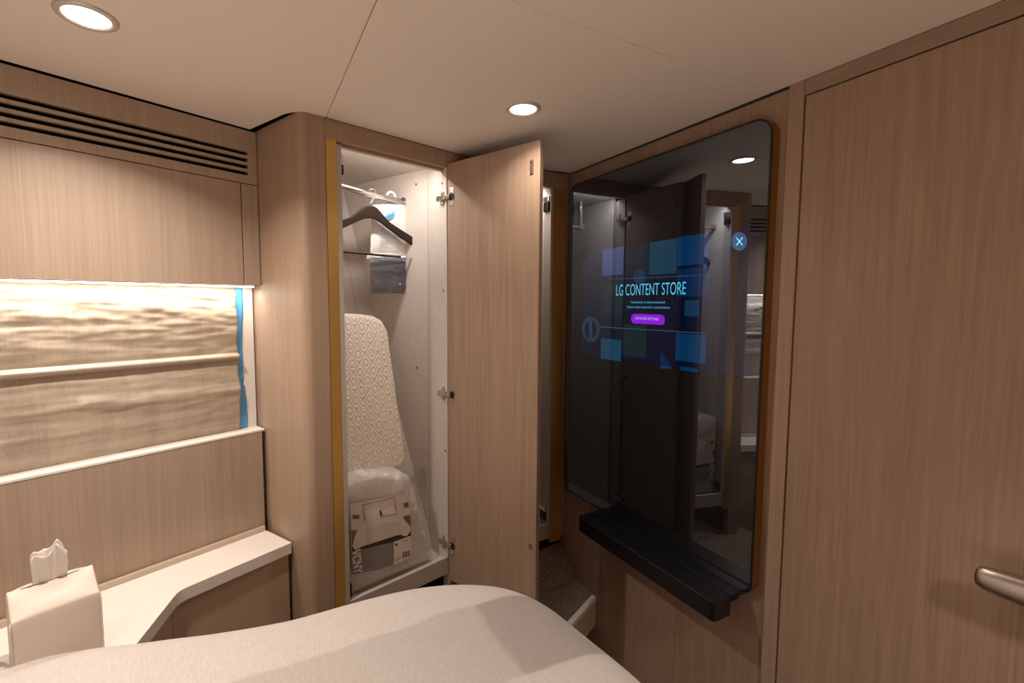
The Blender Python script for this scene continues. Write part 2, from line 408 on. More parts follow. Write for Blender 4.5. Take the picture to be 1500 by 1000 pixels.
# lever: rounded flat bar running along the door, with neck and rose
hz = 1.45 - .467
def lever():
    path = []; rs = []
    V, Fs = [], []
    prof = [(.284, .007, .005), (.2825, .0135, .008), (.279, .0175, .010), (.272, .0200, .011), (.255, .0225, .0115), (.22, .0245, .012), (.18, .0245, .012), (.165, .023, .012)]
    for (y, hh, dd) in prof:
        for k in range(24):
            t = 2 * PI * k / 24
            V.append(Vector((1.108 + dd * abs(math.cos(t)) ** .7 * (1 if math.cos(t) > 0 else -1), y, hz + (y - .25) * -.02 + hh * abs(math.sin(t)) ** .7 * (1 if math.sin(t) > 0 else -1))))
    n = len(prof)
    for i in range(n - 1):
        for k in range(24): Fs.append((i * 24 + k, i * 24 + (k + 1) % 24, (i + 1) * 24 + (k + 1) % 24, (i + 1) * 24 + k))
    Fs += [tuple(range(24)), tuple(range((n - 1) * 24, n * 24))]
    neck = tube([(1.108, .165, hz), (1.135, .150, hz), (1.150, .148, hz)], .011, 16)
    return merge((V, Fs), neck)
mesh('handle', lever(), M['satin'], dr, smooth=True)
mesh('handle_rose', tube([(1.1485, .148, hz), (1.1635, .148, hz)], .026, 32), M['satin'], dr, bevel=.002)

# ================================================================== LEFT WALL
Lf = lambda u, v, z: LP(u, v, z)
UR = .0195
cab = thing('overhead_cabinet', 'flush oak overhead cabinet above the window, four dark air slots along its top', 'cabinet', LP(-.7, -.12, 1.501))
zs = [1.900 - .0197 * i for i in range(4)]; sh = .0108
ends = (-.006, -1.5)
vent = merge(box(-1.75, UR, -.016, 0, zs[0], CEIL - .0055, Lf), box(-1.75, UR, -.016, 0, 1.8062, zs[3] - sh, Lf),
             box(ends[0], UR, -.016, 0, zs[3] - sh, zs[0], Lf), box(-1.75, ends[1], -.016, 0, zs[3] - sh, zs[0], Lf))
mesh('vent_panel', vent, M['wood_cab'], cab)
for i in range(3):
    mesh('slat', box(ends[1], ends[0] + .001, -.014, -.0005, zs[i + 1], zs[i] - sh, Lf), M['wood_cab'], cab, bevel=.001)
mesh('duct', box(-1.72, UR - .01, -.09, -.06, 1.80, 1.985, Lf), M['black'], cab)
mesh('door', box(-1.75, -.0300, -.018, 0, 1.503, 1.8040, Lf), M['wood_cab'], cab, bevel=.001)
mesh('filler_panel', box(-.0275, UR, -.018, 0, 1.503, 1.8040, Lf), M['wood_cab'], cab, bevel=.0008)
mesh('bottom_panel', box(-1.75, UR, -.14, -.0185, 1.501, 1.516, Lf), M['wood_cab'], cab)
mesh('carcass', box(-1.75, UR - .006, -.058, -.019, 1.517, 1.804, Lf), M['black'], cab)
led = mesh('led_strip', box(-1.6, .008, -.030, -.022, 1.4965, 1.5005, Lf), M['ledglow'], None, base=LP(-.7, -.03, 1.4965))
tag(led, 'glowing LED strip tucked under the overhead cabinet, above the blind', 'light strip')
# window: pane, frame, film edge
wn = thing('window_1', None, None, LP(-.7, -.08, 1.05), kind='structure')
mesh('window_frame', merge(box(-1.72, .004, -.10, -.066, 1.05, 1.075, Lf), box(-1.72, .004, -.10, -.066, 1.475, 1.50, Lf), box(-.020, .0160, -.10, -.055, 1.05, 1.50, Lf), box(-1.72, -1.70, -.10, -.066, 1.05, 1.50, Lf)), M['white'], wn, bevel=.002)
mesh('glass_pane', box(-1.70, -.022, -.088, -.082, 1.075, 1.475, Lf), M['blackp'], wn)
def film():
    def fn(s, t):
        z = 1.056 + t * .440
        e0 = -.075; e1 = -.0175 + .004 * math.sin(t * 7 + 1) - (.006 if .30 < t < .36 else 0)
        return LP(e0 + (e1 - e0) * s, -.052 + .004 * noise.noise(Vector((s * 2, t * 9, 3))), z)
    return grid(fn, 8, 50)
fl = mesh('protective_film', film(), M['blue'], None, smooth=True, base=LP(-.05, -.05, 1.056), solid=.0006)
tag(fl, 'strip of bright blue protective film at the right edge of the window, beside the blind', 'film')
# blind
def blind():
    nu, nv = 230, 130
    u0, u1 = -1.55, -.0400
    z1, z0 = 1.496, 1.0542
    zr = 1.45 - .165
    def fn(s, t):
        u = u0 + (u1 - u0) * s
        z = z0 + (z1 - z0) * t
        zz = (z - zr)
        # folds sag to one side
        d = .006
        d += .012 * math.exp(-((z - 1.47) / .03) ** 2) * -.3
        f = noise.noise(Vector((u * 3.0, z * 30 + u * 3, 1.3))) * .0042
        f += noise.noise(Vector((u * 11, z * 60, 5.1))) * .0022
        f += noise.noise(Vector((u * 34, z * 70, 8.1))) * .0016 * (1.3 if z > 1.36 else .45)
        f += noise.noise(Vector((u * 14, z * 130, 4.4))) * .0011
        top = max(0, (z - 1.36) / .14)
        f += top * (noise.noise(Vector((u * 9, z * 85 + u * 4, 9.7))) * .006 + abs(noise.noise(Vector((u * 16, z * 40, 2.2)))) * .005)
        d += f
        # rod pocket: half round bulge
        if abs(zz) < .0085: d = max(d, .013 + .011 * math.sqrt(max(0, 1 - (zz / .0085) ** 2)))
        # lower panel swings out towards its hem, wavy folds
        if z < zr - .0085:
            q = (zr - z) / (zr - z0)
            d += .012 * math.sin(q * PI * .9) + .006 * math.exp(-((q - .45 - .1 * math.sin(u * 2)) / .08) ** 2) * (1 if -.42 < u < -.04 else .5)
            if q > .80: d -= .012 * (q - .80) / .2
        else:
            q = (z - zr) / (z1 - zr)
            d += .008 * math.sin(q * PI)
        d = min(d, .034)
        uu = u + .0015 * math.sin(z * 60) * (s ** 20)
        return LP(uu, -.048 + d, z)
    return grid(fn, nu, nv)
bl = mesh('roman_blind', blind(), M['blind'], None, smooth=True, base=LP(-.7, -.04, 1.06), solid=.001)
tag(bl, 'crumpled satin beige roman blind covering the window under the cabinet', 'blind')
struct(mesh('window_sill', box(-1.72, .0160, -.066, .0015, 1.0465, 1.0535, Lf), M['ledge'], bevel=.0012))
struct(mesh('wall_left', merge(box(-1.75, .0085, -.018, 0, 0, 1.0462, Lf), box(-1.75, .0140, -.10, -.019, 0, 1.0440, Lf)), M['wood_cab'], bevel=.001))
struct(mesh('wall_left_upper', box(-1.75, UR + .0, -.16, -.145, 0, CEIL + .02, Lf), M['black']))

# ================================================================== PILLAR
def side_pt(t, o=0): return corner + side_dir * t + side_n * o
pp = [tuple((WO + WU * -.0015)[:2]), tuple(corner[:2]), tuple(side_pt(.42)[:2]), tuple((side_pt(.42) + Vector((.12, .05, 0)))[:2]), tuple((WO + WU * -.0015 - WV * .05)[:2])]
pp = fillet(pp, {1: .026}, 12)
struct(mesh('wall_pillar', prism(pp, 0, CEIL + .001), M['wood']))
for p in bpy.data.objects['wall_pillar'].data.polygons: p.use_smooth = True
m_ = bpy.data.objects['wall_pillar'].modifiers.new('es', 'EDGE_SPLIT'); m_.split_angle = math.radians(25)

# ================================================================== WARDROBES
Wf = lambda u, v, z: WP(u, v, z)
OT, OB, PB = 1.903, .530, .468
JL, JR = .0462, .4222
w1 = thing('wardrobe', 'open oak wardrobe with gold jamb strip and lit pale interior, left of its open door', 'wardrobe', WP(.23, -.2, PB))
mesh('lintel', merge(box(-.001, .460, -.018, 0, 1.9125, CEIL - .0005, Wf), box(-.001, .460, -.036, -.0185, 1.9035, 1.930, Wf)), M['wood'], w1, bevel=.001)
mesh('gold_strip', box(0, .0310, -.016, .0004, .45, 1.9122, Wf), M['gold'], w1)
mesh('liner_edge', merge(box(.0312, JL, -.05, 0, PB, 1.9030, Wf)), M['liner_edge'], w1, bevel=.001)
# interior walls
Rf = WP(JR, -.001, 0); Ra = Vector((.602, 1.615, 0)); Rb = Ra + Vector((-.172, .33, 0)) * 1.85
mesh('side_panel', extrude([Rf, Rf + Vector((0, 0, CEIL - .475 + .45)) * 0 + Vector((0, 0, 1.94)), Ra + Vector((0, 0, 1.94)), Ra], Vector((.016, .003, 0))), M['liner'], w1)
mesh('side_panel', extrude([Ra + Vector((.001, -.0005, 0)), Ra + Vector((.001, -.0005, 1.94)), Rb + Vector((0, 0, 1.94)), Rb], Vector((.016, .008, 0))), M['liner'], w1)
for o_ in [o for o in w1.children if o.name.startswith('side_panel')]: pass
Lb0 = WP(JL - .016, -.05, 0)
nB = (Rb - Ra).cross(Vector((0, 0, 1))).normalized()
Q1 = on(503, 280, Ra, nB); Q2 = on(545, 447, Ra, nB); qd = (Q2 - Q1) / (Q1.z - Q2.z)
Qt = Q1 - qd * (1.95 - Q1.z); Qb = Q1 + qd * (Q1.z - .48)
sl = (-WU * .26)
nLf = Vector((side_dir.y, -side_dir.x, 0)); reach = lambda q: q - WU * ((q - Lb0).dot(nLf) / nLf.dot(WU))
mesh('hull_panel', extrude([Qt, Qb, reach(Qb), reach(Qt)], -WV * .012), M['liner'], w1)
# joint strip on the sloping panel
J1 = on(501, 340, Q1, (Qt - Qb).cross(sl).normalized()); J2 = on(524, 459, Q1, (Qt - Qb).cross(sl).normalized())
nS = (Qt - Qb).cross(sl).normalized()
if nS.dot(WV) < 0: nS = -nS
mesh('panel_joint', tube([J1 - (J2 - J1) * .5 + nS * .0002, J2 + (J2 - J1) * 1.5 + nS * .0002], .0008, 6), M['leather'], w1)
mesh('joint_strip', tube([Ra + Vector((-.0005, -.0002, .5)), Ra + Vector((-.0005, -.0002, 1.935))], .0012, 6), M['liner_edge'], w1)
Lb = WP(JL - .016, -.05, 0)
Le = Lb + side_dir * .52
mesh('left_panel', extrude([Lb + Vector((0, 0, .47)), Lb + Vector((0, 0, 1.937)), Le + Vector((0, 0, 1.937)), Le + Vector((0, 0, .47))], -WU * .012), M['liner'], w1)
mesh('top_panel', prism([tuple(Lb[:2]), tuple(WP(.0, -.037, 0)[:2]) if 0 else tuple(WP(.034, -.037, 0)[:2]), tuple(WP(.44, -.037, 0)[:2]), (.63, 1.60), (Rb.x + .02, Rb.y), (Rb.x - .12, Rb.y), tuple(Le[:2])], 1.9375, 1.952), M['liner'], w1)
mesh('bottom_panel', prism([tuple(WP(.031, -.02, 0)[:2]), tuple(WP(JR + .003, -.02, 0)[:2]), (.60, 1.62), tuple(Rb[:2]), (Rb.x - .1, Rb.y), tuple(Le[:2])], .495, .508), M['liner'], w1)
mesh('plinth', box(.0312, JR + .004, -.014, 0, PB, OB, Wf), M['liner_edge'], w1, bevel=.0012)
mesh('toe_kick', box(-.0, .62, -.07, -.03, .30, PB - .001, Wf), M['blackp'], w1)
for (px, py) in ((610, 270), (648, 268), (650, 425), (611, 538), (653, 659)):
    P_ = Ra if px < 621 else Rf
    nn = nB if px < 621 else (Ra - Rf).cross(Vector((0, 0, 1))).normalized()
    if nn.x > 0: nn = -nn
    q = on(px, py, P_, nn)
    mesh('screw_cap', tube([q - nn * .001, q + nn * .003], .0042, 14), M['nickel'], w1, bevel=.0006)
# hanging rail
rz = 1.45 + .381
R1 = at_z(500, 273, rz); R2 = at_z(577, 293, rz); rd = (R2 - R1).normalized()
den = nB.dot(rd); Re = R1 + rd * ((Ra - R1).dot(nB) / den)
nL = Vector((side_dir.y, -side_dir.x, 0)); Rs = R1 + rd * ((Lb - R1).dot(nL) / nL.dot(rd))
mesh('hanging_rail', tube([Rs, Re], .0115, 20), M['chrome'], w1, smooth=True)
mesh('rail_socket', tube([Re - rd * .006, Re + rd * .001], .019, 24), M['chrome'], w1, bevel=.001)

def hinge(parent, P, out, inw, side_mat='nickel'):
    """P on the door inner face at hinge height; out = along door face to free edge; inw = normal of door face"""
    Z = Vector((0, 0, 1))
    f = lambda a, b, c: P + out * a + inw * b + Z * c
    h = bpy.data.objects.new('hinge', None); C.objects.link(h); h.parent = parent; h.location = P - base_of(parent); BASE[h.name] = P
    mesh('cup_plate', merge(box(.008, .028, 0, .0018, -.030, .030, f)), M['nickel'], h, bevel=.003, seg=3)
    mesh('hinge_cup', extrude([f(.018 + .011 * math.cos(2 * PI * k / 24), .0018, .0135 * math.sin(2 * PI * k / 24)) for k in range(24)], inw * .0012), M['blackp'], h)
    return h, f
def hinge_arm(h, A, B, up=.0):
    Z = Vector((0, 0, 1)); d = (B - A).normalized(); s = d.cross(Z).normalized()
    f = lambda a, b, c: A + d * a + s * b + Z * c
    L_ = (B - A).length
    mesh('hinge_arm', merge(box(0, L_ * .55, -.004, .004, -.006, .006, f), box(L_ * .45, L_ + .012, -.005, .0045, -.009, .009, f)), M['nickel'], h, bevel=.0015)
    mesh('mount_plate', merge(box(L_ * .70, L_ * .70 + .011, .0025, .0062, -.024, .024, f), tube([f(L_ * .70 + .0055, 0, .018), f(L_ * .70 + .0055, .005, .018)], .0045, 10), tube([f(L_ * .70 + .0055, 0, -.018), f(L_ * .70 + .0055, .005, -.018)], .0045, 10)), M['nickel'], h, bevel=.0012)

DI = WP(JR + .0015, .004, 0); DF = Vector((.7735, 1.143, 0))
dd = (DF - DI).normalized(); dn = Vector((dd.y, -dd.x, 0))     # dn points to the inner (left) side
if dn.x > 0: dn = -dn
DB, DT = .446, 1.924
Df = lambda a, b, c: DI + dd * a + dn * b + Vector((0, 0, c))
DLen = (DF - DI).length
mesh('door', box(0, DLen, -.019, 0, DB, DT, Df), M['wood_door'], w1, bevel=.0010)
qp = on(779, 245, DI, dn)
a_ = (qp - DI).dot(dd)
mesh('catch_plate', box(a_ - .006, a_ + .006, -.001, .0025, qp.z - .021, qp.z + .021, Df), M['plate'], w1, bevel=.001)
for s_ in (-.0165, .0165):
    mesh('catch_screw', tube([Df(a_, .0024, qp.z + s_), Df(a_, .0036, qp.z + s_)], .0032, 10), M['nickel'], w1)
mesh('catch_plate', box(DLen - .026, DLen - .015, -.001, .0025, .70 - .015, .70 + .004, Df), M['nickel'], w1, bevel=.001)
sdir = (Ra - Rf).normalized()
for py in (288, 578, 799):
    q = on(662, py, DI, dn); q = Df(.001, 0, q.z)
    h, f = hinge(w1, q, dd, dn)
    A = q + dd * .014 + dn * .006
    B = Rf + sdir * .030 + Vector((-.010, -.002, q.z - .0))
    hinge_arm(h, A, B)
# latches on the left jamb
for (z, hh) in ((1.45 + .405, 'top'), (.56, 'low')):
    if hh == 'top':
        mesh('latch', box(JL, JL + .010, -.040, -.006, z - .034, z - .004, Wf), M['blackp'], w1, bevel=.003)
        mesh('latch_bracket', box(JL, JL + .008, -.046, -.004, z - .002, z + .026, Wf), M['chrome'], w1, bevel=.003)
        mesh('latch_striker', box(JL, JL + .011, -.030, -.012, z - .044, z - .035, Wf), M['chrome'], w1, bevel=.003)
    else:
        mesh('latch', box(JL, JL + .010, -.040, -.004, z - .022, z + .022, Wf), M['blackp'], w1, bevel=.006, seg=3)
led2 = mesh('led_strip', box(.06, .41, -.045, -.0385, 1.920, 1.928, Wf), M['ledglow'], w1)

# second wardrobe, behind the open doors
Y2 = 1.52
w2 = thing('wardrobe', 'darker wardrobe in the corner behind the open door, seen mostly in the wall mirror', 'wardrobe', (.94, 1.75, PB))
mesh('lintel', merge(prism([tuple(WP(.4602, 0, 0)[:2]), tuple(WP(.57, 0, 0)[:2]), (1.169, Y2), (1.169, Y2 + .018), (.76, Y2 + .022), tuple(WP(.4602, -.018, 0)[:2])], 1.905, CEIL - .0005)), M['wood'], w2)
mesh('centre_post', prism([tuple(WP(JR + .026, -.004, 0)[:2]), (.76, 1.523), (.786, Y2 + .002), (.786, 1.60), tuple(WP(JR + .026, -.09, 0)[:2])], .446, 1.9045), M['wood'], w2, bevel=.002)
mesh('liner_edge', merge(box(.7865, .800, Y2, Y2 + .05, PB, 1.9045), box(1.083, 1.095, Y2, Y2 + .05, PB, 1.9045)), M['liner_edge'], w2, bevel=.001)
mesh('gold_strip', box(1.0955, 1.149, Y2 - .0004, Y2 + .016, .45, 1.9045), M['gold'], w2)
mesh('end_post', box(1.1495, 1.169, Y2, Y2 + .05, PB, 1.9045), M['wood'], w2)
mesh('side_panel', box(1.0955, 1.108, Y2 + .018, 2.05, .47, 1.935), M['liner'], w2)
mesh('side_panel', box(.7740, .7860, Y2 + .085, 2.05, .47, 1.935), M['liner'], w2)
mesh('back_panel', box(.786, 1.095, 2.03, 2.045, .47, 1.935), M['liner'], w2)
mesh('top_panel', box(.786, 1.095, Y2 + .022, 2.03, 1.92, 1.935), M['liner'], w2)
mesh('bottom_panel', box(.786, 1.095, Y2 + .02, 2.03, .495, .508), M['liner'], w2)
mesh('plinth', box(.800, 1.083, Y2, Y2 + .014, PB, OB), M['liner_edge'], w2, bevel=.001)
mesh('toe_kick', prism([tuple(WP(.62, -.03, 0)[:2]), (.80, 1.558), (1.169, 1.545), (1.169, 1.60), (.75, 1.60)], .30, PB - .001), M['blackp'], w2)
mesh('hanging_rail', tube([(.90, 1.70, 1.80), (1.094, 1.80, 1.80)], .0115, 20), M['chrome'], w2, smooth=True)
mesh('rail_bracket', merge(box(.893, .907, 1.692, 1.708, 1.80, 1.92), box(.885, .915, 1.684, 1.716, 1.786, 1.814)), M['chrome'], w2, bevel=.003)
mesh('led_strip', box(.81, 1.07, Y2 + .024, Y2 + .030, 1.912, 1.918), M['ledglow'], w2)
E0 = Vector((.8035, 1.508, 0)); E1 = Vector((.7955, 1.232, 0)); ed = (E1 - E0).normalized(); en = Vector((-ed.y, ed.x, 0))
if en.x < 0: en = -en
Ef = lambda a, b, c: E0 + ed * a + en * b + Vector((0, 0, c))
EL = (E1 - E0).length
mesh('door', box(0, EL, -.019, 0, DB, DT - .012, Ef), M['wood_door'], w2, bevel=.001)
for z in (1.813, 1.124, .571):
    h, f = hinge(w2, Ef(.001, 0, z), ed, en)
    hinge_arm(h, Ef(.015, .006, z), Vector((.812, 1.545, z)))
mesh('catch_plate', box(EL - .042, EL - .030, -.001, .0025, 1.815, 1.857, Ef), M['leather'], w2, bevel=.001)
for z in (1.835, .565):
    mesh('latch', box(1.072, 1.083, Y2 + .006, Y2 + .040, z - .020, z + .018), M['blackp'], w2, bevel=.003)
    mesh('latch_bracket', box(1.074, 1.083, Y2 + .006, Y2 + .044, z + .020, z + .040), M['chrome'], w2, bevel=.002)

# ================================================================== THINGS IN THE WARDROBE
# wooden hanger
HA = 18.4
hu = dirv(HA); hn = nrm(HA)
hk = at_z(546, 284, rz)           # where the hook meets the rail
HP = Vector((hk.x, hk.y, 0))
def hp(px, py): return on(px, py, HP, hn)
def loc2(p): return ((p - HP).dot(hu), p.z)
cr = lambda a, b: (490 + a / 5, 240 + b / 5)
upr = [loc2(hp(*cr(a, b))) for a, b in ((265, 305), (290, 311), (315, 328), (350, 372), (400, 428), (480, 480), (560, 530), (630, 578), (648, 598), (655, 640))]
lwr = [loc2(hp(*cr(a, b))) for a, b in ((640, 645), (560, 592), (480, 540), (400, 478), (340, 432), (300, 408), (265, 398))]
ua = upr[0][0]
upr = [(u - ua, z) for u, z in upr]; lwr = [(u - ua, z) for u, z in lwr]; upr[0] = (0, upr[0][1]); lwr[-1] = (0, lwr[-1][1])
right = upr + lwr; left = [(-u, z) for u, z in reversed(lwr[:-1])] + [(-u, z) for u, z in reversed(upr[1:])]
outl = upr + lwr + left
HC = HP + hu * ua
hg = thing('clothes_hanger', 'dark wooden clothes hanger with a trouser bar on the chrome rail', 'hanger', HC + Vector((0, 0, upr[0][1])))
hpt = lambda u, z, v=0: HC + hu * u + hn * v + Vector((0, 0, z))
def strip_outline():
    # quads between upper and lower outlines so the shape stays clean
    n = 24
    U = resample([Vector((u, z, 0)) for u, z in upr], n, False); Lw = resample([Vector((u, z, 0)) for u, z in reversed(lwr)], n, False)
    top = [(-p.x, p.y) for p in reversed(U[1:])] + [(p.x, p.y) for p in U]
    bot = [(-p.x, p.y) for p in reversed(Lw[1:])] + [(p.x, p.y) for p in Lw]
    N_ = len(top); V = []; Fs = []
    for v in (.006, -.006):
        for (t, b) in zip(top, bot): V += [hpt(t[0], t[1], v), hpt(b[0], b[1], v)]
    o = 2 * N_
    for i in range(N_ - 1):
        a = 2 * i
        Fs += [(a, a + 1, a + 3, a + 2), (o + a, o + a + 2, o + a + 3, o + a + 1), (a, a + 2, o + a + 2, o + a), (a + 1, o + a + 1, o + a + 3, a + 3)]
    Fs += [(0, o, o + 1, 1), (o - 2, o - 1, 2 * o - 1, 2 * o - 2)]
    return V, Fs
mesh('body', strip_outline(), M['darkwood'], hg, bevel=.003, seg=3)
bz = hp(550, 373).z
be = (hp(606, 378) - HC).dot(hu)
mesh('trouser_bar', tube([hpt(-be, bz), hpt(be, bz)], .0038, 12), M['darkwood'], hg, smooth=True)
for s in (-1, 1):
    mesh('bar_cap', tube([hpt(s * (be - .06), bz - .0004), hpt(s * (be + .003), bz - .0004)], .0044, 12), M['chrome'], hg, smooth=True)
    mesh('notch_clip', tube([hpt(s * be, bz, 0), hpt(s * (be + .002), bz + .02, 0), hpt(s * (be + .006), lwr[1][1] + .006, 0)], .0014, 8), M['chrome'], hg, smooth=True)
ht = upr[0][1]
hk_path = [hpt(0, ht - .012)]
for k in range(5): hk_path.append(hpt(0, ht + .006 * k))
for k in range(14):
    t = PI * 1.35 * k / 13 - .55
hp_c = HP + Vector((0, 0, rz))
hx = hpt(0, 0) ; off = (HP - HC).dot(hu)
rr = .0165
pts = []
for k in range(17):
    t = math.radians(-95 + 245 * k / 16)
    pts.append(Vector((off + rr * math.cos(t) , rz + rr * math.sin(t))))
hk_path = [hpt(0, ht - .012), hpt(0, ht + .005), hpt(.0005, ht + .010)] + [hpt(off * .5 + .004, (ht + pts[0].y) / 2 + .004)] + [hpt(p.x, p.y) for p in pts]
mesh('hook', tube(hk_path, .0016, 8), M['chrome'], hg, smooth=True)

# moisture absorber bag
BP0 = HP + Vector((0, 0, 0)) - hn * .035
bq = lambda a, b, v=0: on(*cr(a, b), BP0 - hn * v, hn)
bagt = thing('moisture_absorber_bag', 'white hanging moisture bag with blue print and smoky pouch behind the hanger', 'bag', bq(420, 250))
def puff(outline, nu=16, nv=20, depth=.012, seed=0, wr=.002):
    """outline = four corner points (tl,tr,br,bl): inflated two-sided cushion"""
    tl, tr, br, bl = [Vector(p) for p in outline]
    nrm_ = (tr - tl).cross(bl - tl).normalized()
    if nrm_.dot(WV) < 0: nrm_ = -nrm_
    def side(sg):
        def fn(s, t):
            a = tl.lerp(tr, s); b = bl.lerp(br, s); p = a.lerp(b, t)
            k = (max(0, 4 * s * (1 - s)) ** .45) * (max(0, 4 * t * (1 - t)) ** .45)
            edge = wr * noise.noise(Vector((s * 5 + seed, t * 5, 0)))
            return p + nrm_ * sg * (k * (depth + 2.2 * wr * noise.noise(Vector((s * 6 + seed, t * 9, sg)))) + .0004) + (tr - tl).normalized() * edge
        return grid(fn, nu, nv)
    return merge(side(1), side(-1)), nrm_
up, un = puff((bq(275, 300), bq(540, 248), bq(560, 678), bq(262, 650)), depth=.010, seed=2)
mesh('upper_bag', up, M['plasticw'], bagt, smooth=True)
lo, _ = puff((bq(262, 688, .001), bq(560, 676, .001), bq(578, 950, .001), bq(262, 950, .001)), depth=.013, seed=6, wr=.003)
mesh('lower_pouch', lo, M['pouch'], bagt, smooth=True)
mesh('pouch_contents', puff((bq(285, 730, .002), bq(548, 715, .002), bq(565, 925, .002), bq(290, 930, .002)), depth=.006, seed=9, wr=.003)[0], plain('dark_gel_filling', (.16, .165, .19), .4), bagt, smooth=True)
mesh('lower_flap', puff((bq(245, 655, .0), bq(562, 640, .0), bq(552, 690, .0), bq(232, 695, .0)), depth=.004, seed=4)[0], M['plasticw'], bagt, smooth=True)
mesh('blue_seal', puff((bq(262, 697, -.006), bq(556, 690, -.006), bq(556, 712, -.006), bq(262, 722, -.006)), depth=.001, seed=5)[0], plain('grey_blue_seal', (.25, .30, .40), .4), bagt, smooth=True)
# print
prn = []
def smear(x0, y0, x1, y1, w):
    a = bq(x0, y0, -.0145); b = bq(x1, y1, -.0145); d = (b - a).normalized(); s = d.cross(hn).normalized() * w
    return [a + s, b + s, b - s, a - s], [(0, 1, 2, 3)]
def oval(cx_, cy_, rx, ry, rot, n=22):
    c_, s_ = math.cos(rot), math.sin(rot); V = [bq(cx_ + rx * math.cos(2 * PI * k / n) * c_ - ry * math.sin(2 * PI * k / n) * s_, cy_ + rx * math.cos(2 * PI * k / n) * s_ + ry * math.sin(2 * PI * k / n) * c_, -.0145) for k in range(n)]
    return V, [tuple(range(n))]
prn.append(oval(408, 388, 34, 17, -.45))
prn.append(tube([bq(372 + 5.2 * k, 383 - 2.0 * k + 14 * math.sin(k * 1.7), -.0152) for k in range(15)], .0012, 6))
mesh('logo', merge(*prn), M['bluep'], bagt, solid=.0004)
mesh('print_lines', merge(*[smear(340 + random.randint(-8, 5), 455 + 13 * i + 4, 398 + random.randint(-12, 10), 455 + 13 * i, .0009) for i in range(11)] + [smear(445, 330, 515, 318, .0006), smear(450, 345, 510, 333, .0006)]), plain('pale_blue_print', (.38, .50, .66), .6), bagt, solid=.0004)['kind'] = 'stuff'
# bag hook, C-shaped around the rail
hb = at_z(572, 291, rz); 
hpth = []
cc = on(573, 291, BP0 + hn * .0, hn)
for k in range(17):
    t = math.radians(170 - 235 * k / 16); hpth.append(cc + hu * (.0195 * math.cos(t)) + Vector((0, 0, .021 * math.sin(t) + .003)))
hpth += [bq(425, 262)]
mesh('hook', tube(hpth, .0048, 10), M['plasticw'], bagt, smooth=True)
mesh('hook_base', extrude([bq(375, 285, .0), bq(400, 262), bq(412, 250), bq(440, 250), bq(455, 258), bq(500, 262), bq(500, 275), bq(380, 295)], -hn * .003), M['plasticw'], bagt)

# packaged bedding on the wardrobe floor
pv = -.045
pw = lambda px, py, v=0: at_ward(px, py, pv + v)
def wu(p): return ((p - WO).dot(WU), p.z)
outb = [wu(pw(*p)) for p in ((500, 707), (545, 694), (588, 690), (602, 697), (612, 722), (621, 760), (634, 822))]
zb_ = .512
outb = [(outb[0][0] - .008, outb[0][1] - .003)] + outb + [(outb[-1][0] - .004, zb_), (outb[0][0] - .008, zb_)]
pk = thing('packaged_bedding', 'clear-wrapped white bedding set with picture insert, on the wardrobe floor', 'bedding pack', WP(.25, pv - .08, zb_))
def fat(outline, dep, v0, tilt=0, nring=7, n=120, r=.03, wr=0.0, seed=0, fr=18):
    """outline in (u,z) made into a soft slab: front at v0, back at v0-dep; edges rounded with radius r"""
    P = resample([Vector((u, z, 0)) for u, z in outline], n); cx = sum(p.x for p in P) / n; cz = sum(p.y for p in P) / n
    zlow = min(p.y for p in P)
    V, Fs = [], []
    prof = []
    for i in range(5):
        t = PI / 2 * i / 4; prof.append((r * (1 - math.sin(t)), -r * (1 - math.cos(t))))     # inset, depth offset
    prof = prof[::-1]   # from outermost (depth -r) to front
    rows = [(r * (1 - math.cos(a)), v) for a, v in ((0, 0),)]
    rows = []
    for i in range(6):
        t = PI / 2 * i / 5; rows.append((r * (1 - math.sin(t)), -dep + r * (1 - math.cos(t))))
    for i in range(6):
        t = PI / 2 * i / 5; rows.append((r * (1 - math.cos(t)), -r * (1 - math.sin(t))))
    ins = [.2, .4, .6, .8, .93]
    def pos(p, inset, v):
        d = Vector((cx - p.x, cz - p.y)); L_ = d.length; d /= L_
        q = Vector((p.x, p.y)) + d * inset
        w = 0
        if wr: w = wr * noise.noise(Vector((q.x * fr, q.y * fr, seed + v * 8))) + wr * .5 * noise.noise(Vector((q.x * fr * 3, q.y * fr * 2.2, seed)))
        z = q.y + w * .6
        return WP(q.x + w * .6, v0 + v + w + tilt * (zlow - q.y), max(z, zlow))
    for (inset, v) in rows:
        for p in P: V.append(pos(p, inset, v))
    nr = len(rows)
    for k in ins:
        for p in P:
            L_ = (Vector((cx - p.x, cz - p.y))).length; V.append(pos(p, r + (L_ - r) * k, .004 * math.sin(k * PI / 2)))
    V.append(pos(Vector((cx + 1e-4, cz, 0)), 0, .004))
    tot = nr + len(ins)
    for i in range(tot - 1):
        for k in range(n): Fs.append((i * n + k, i * n + (k + 1) % n, (i + 1) * n + (k + 1) % n, (i + 1) * n + k))
    c = len(V) - 1
    for k in range(n): Fs.append(((tot - 1) * n + k, (tot - 1) * n + (k + 1) % n, c))
    Fs.append(tuple(range(n)))
    return V, Fs
mesh('folded_bedding', fat(outb, .16, pv, r=.028, wr=.007, seed=3), M['bedding'], pk, smooth=True)
mesh('plastic_wrap', fat([(u + (.003 if u > .2 else 0), z + (.003 if z > .6 else -.001)) for u, z in outb], .168, pv + .007, r=.026, wr=.010, seed=8, fr=26), M['wrap'], pk, smooth=True)
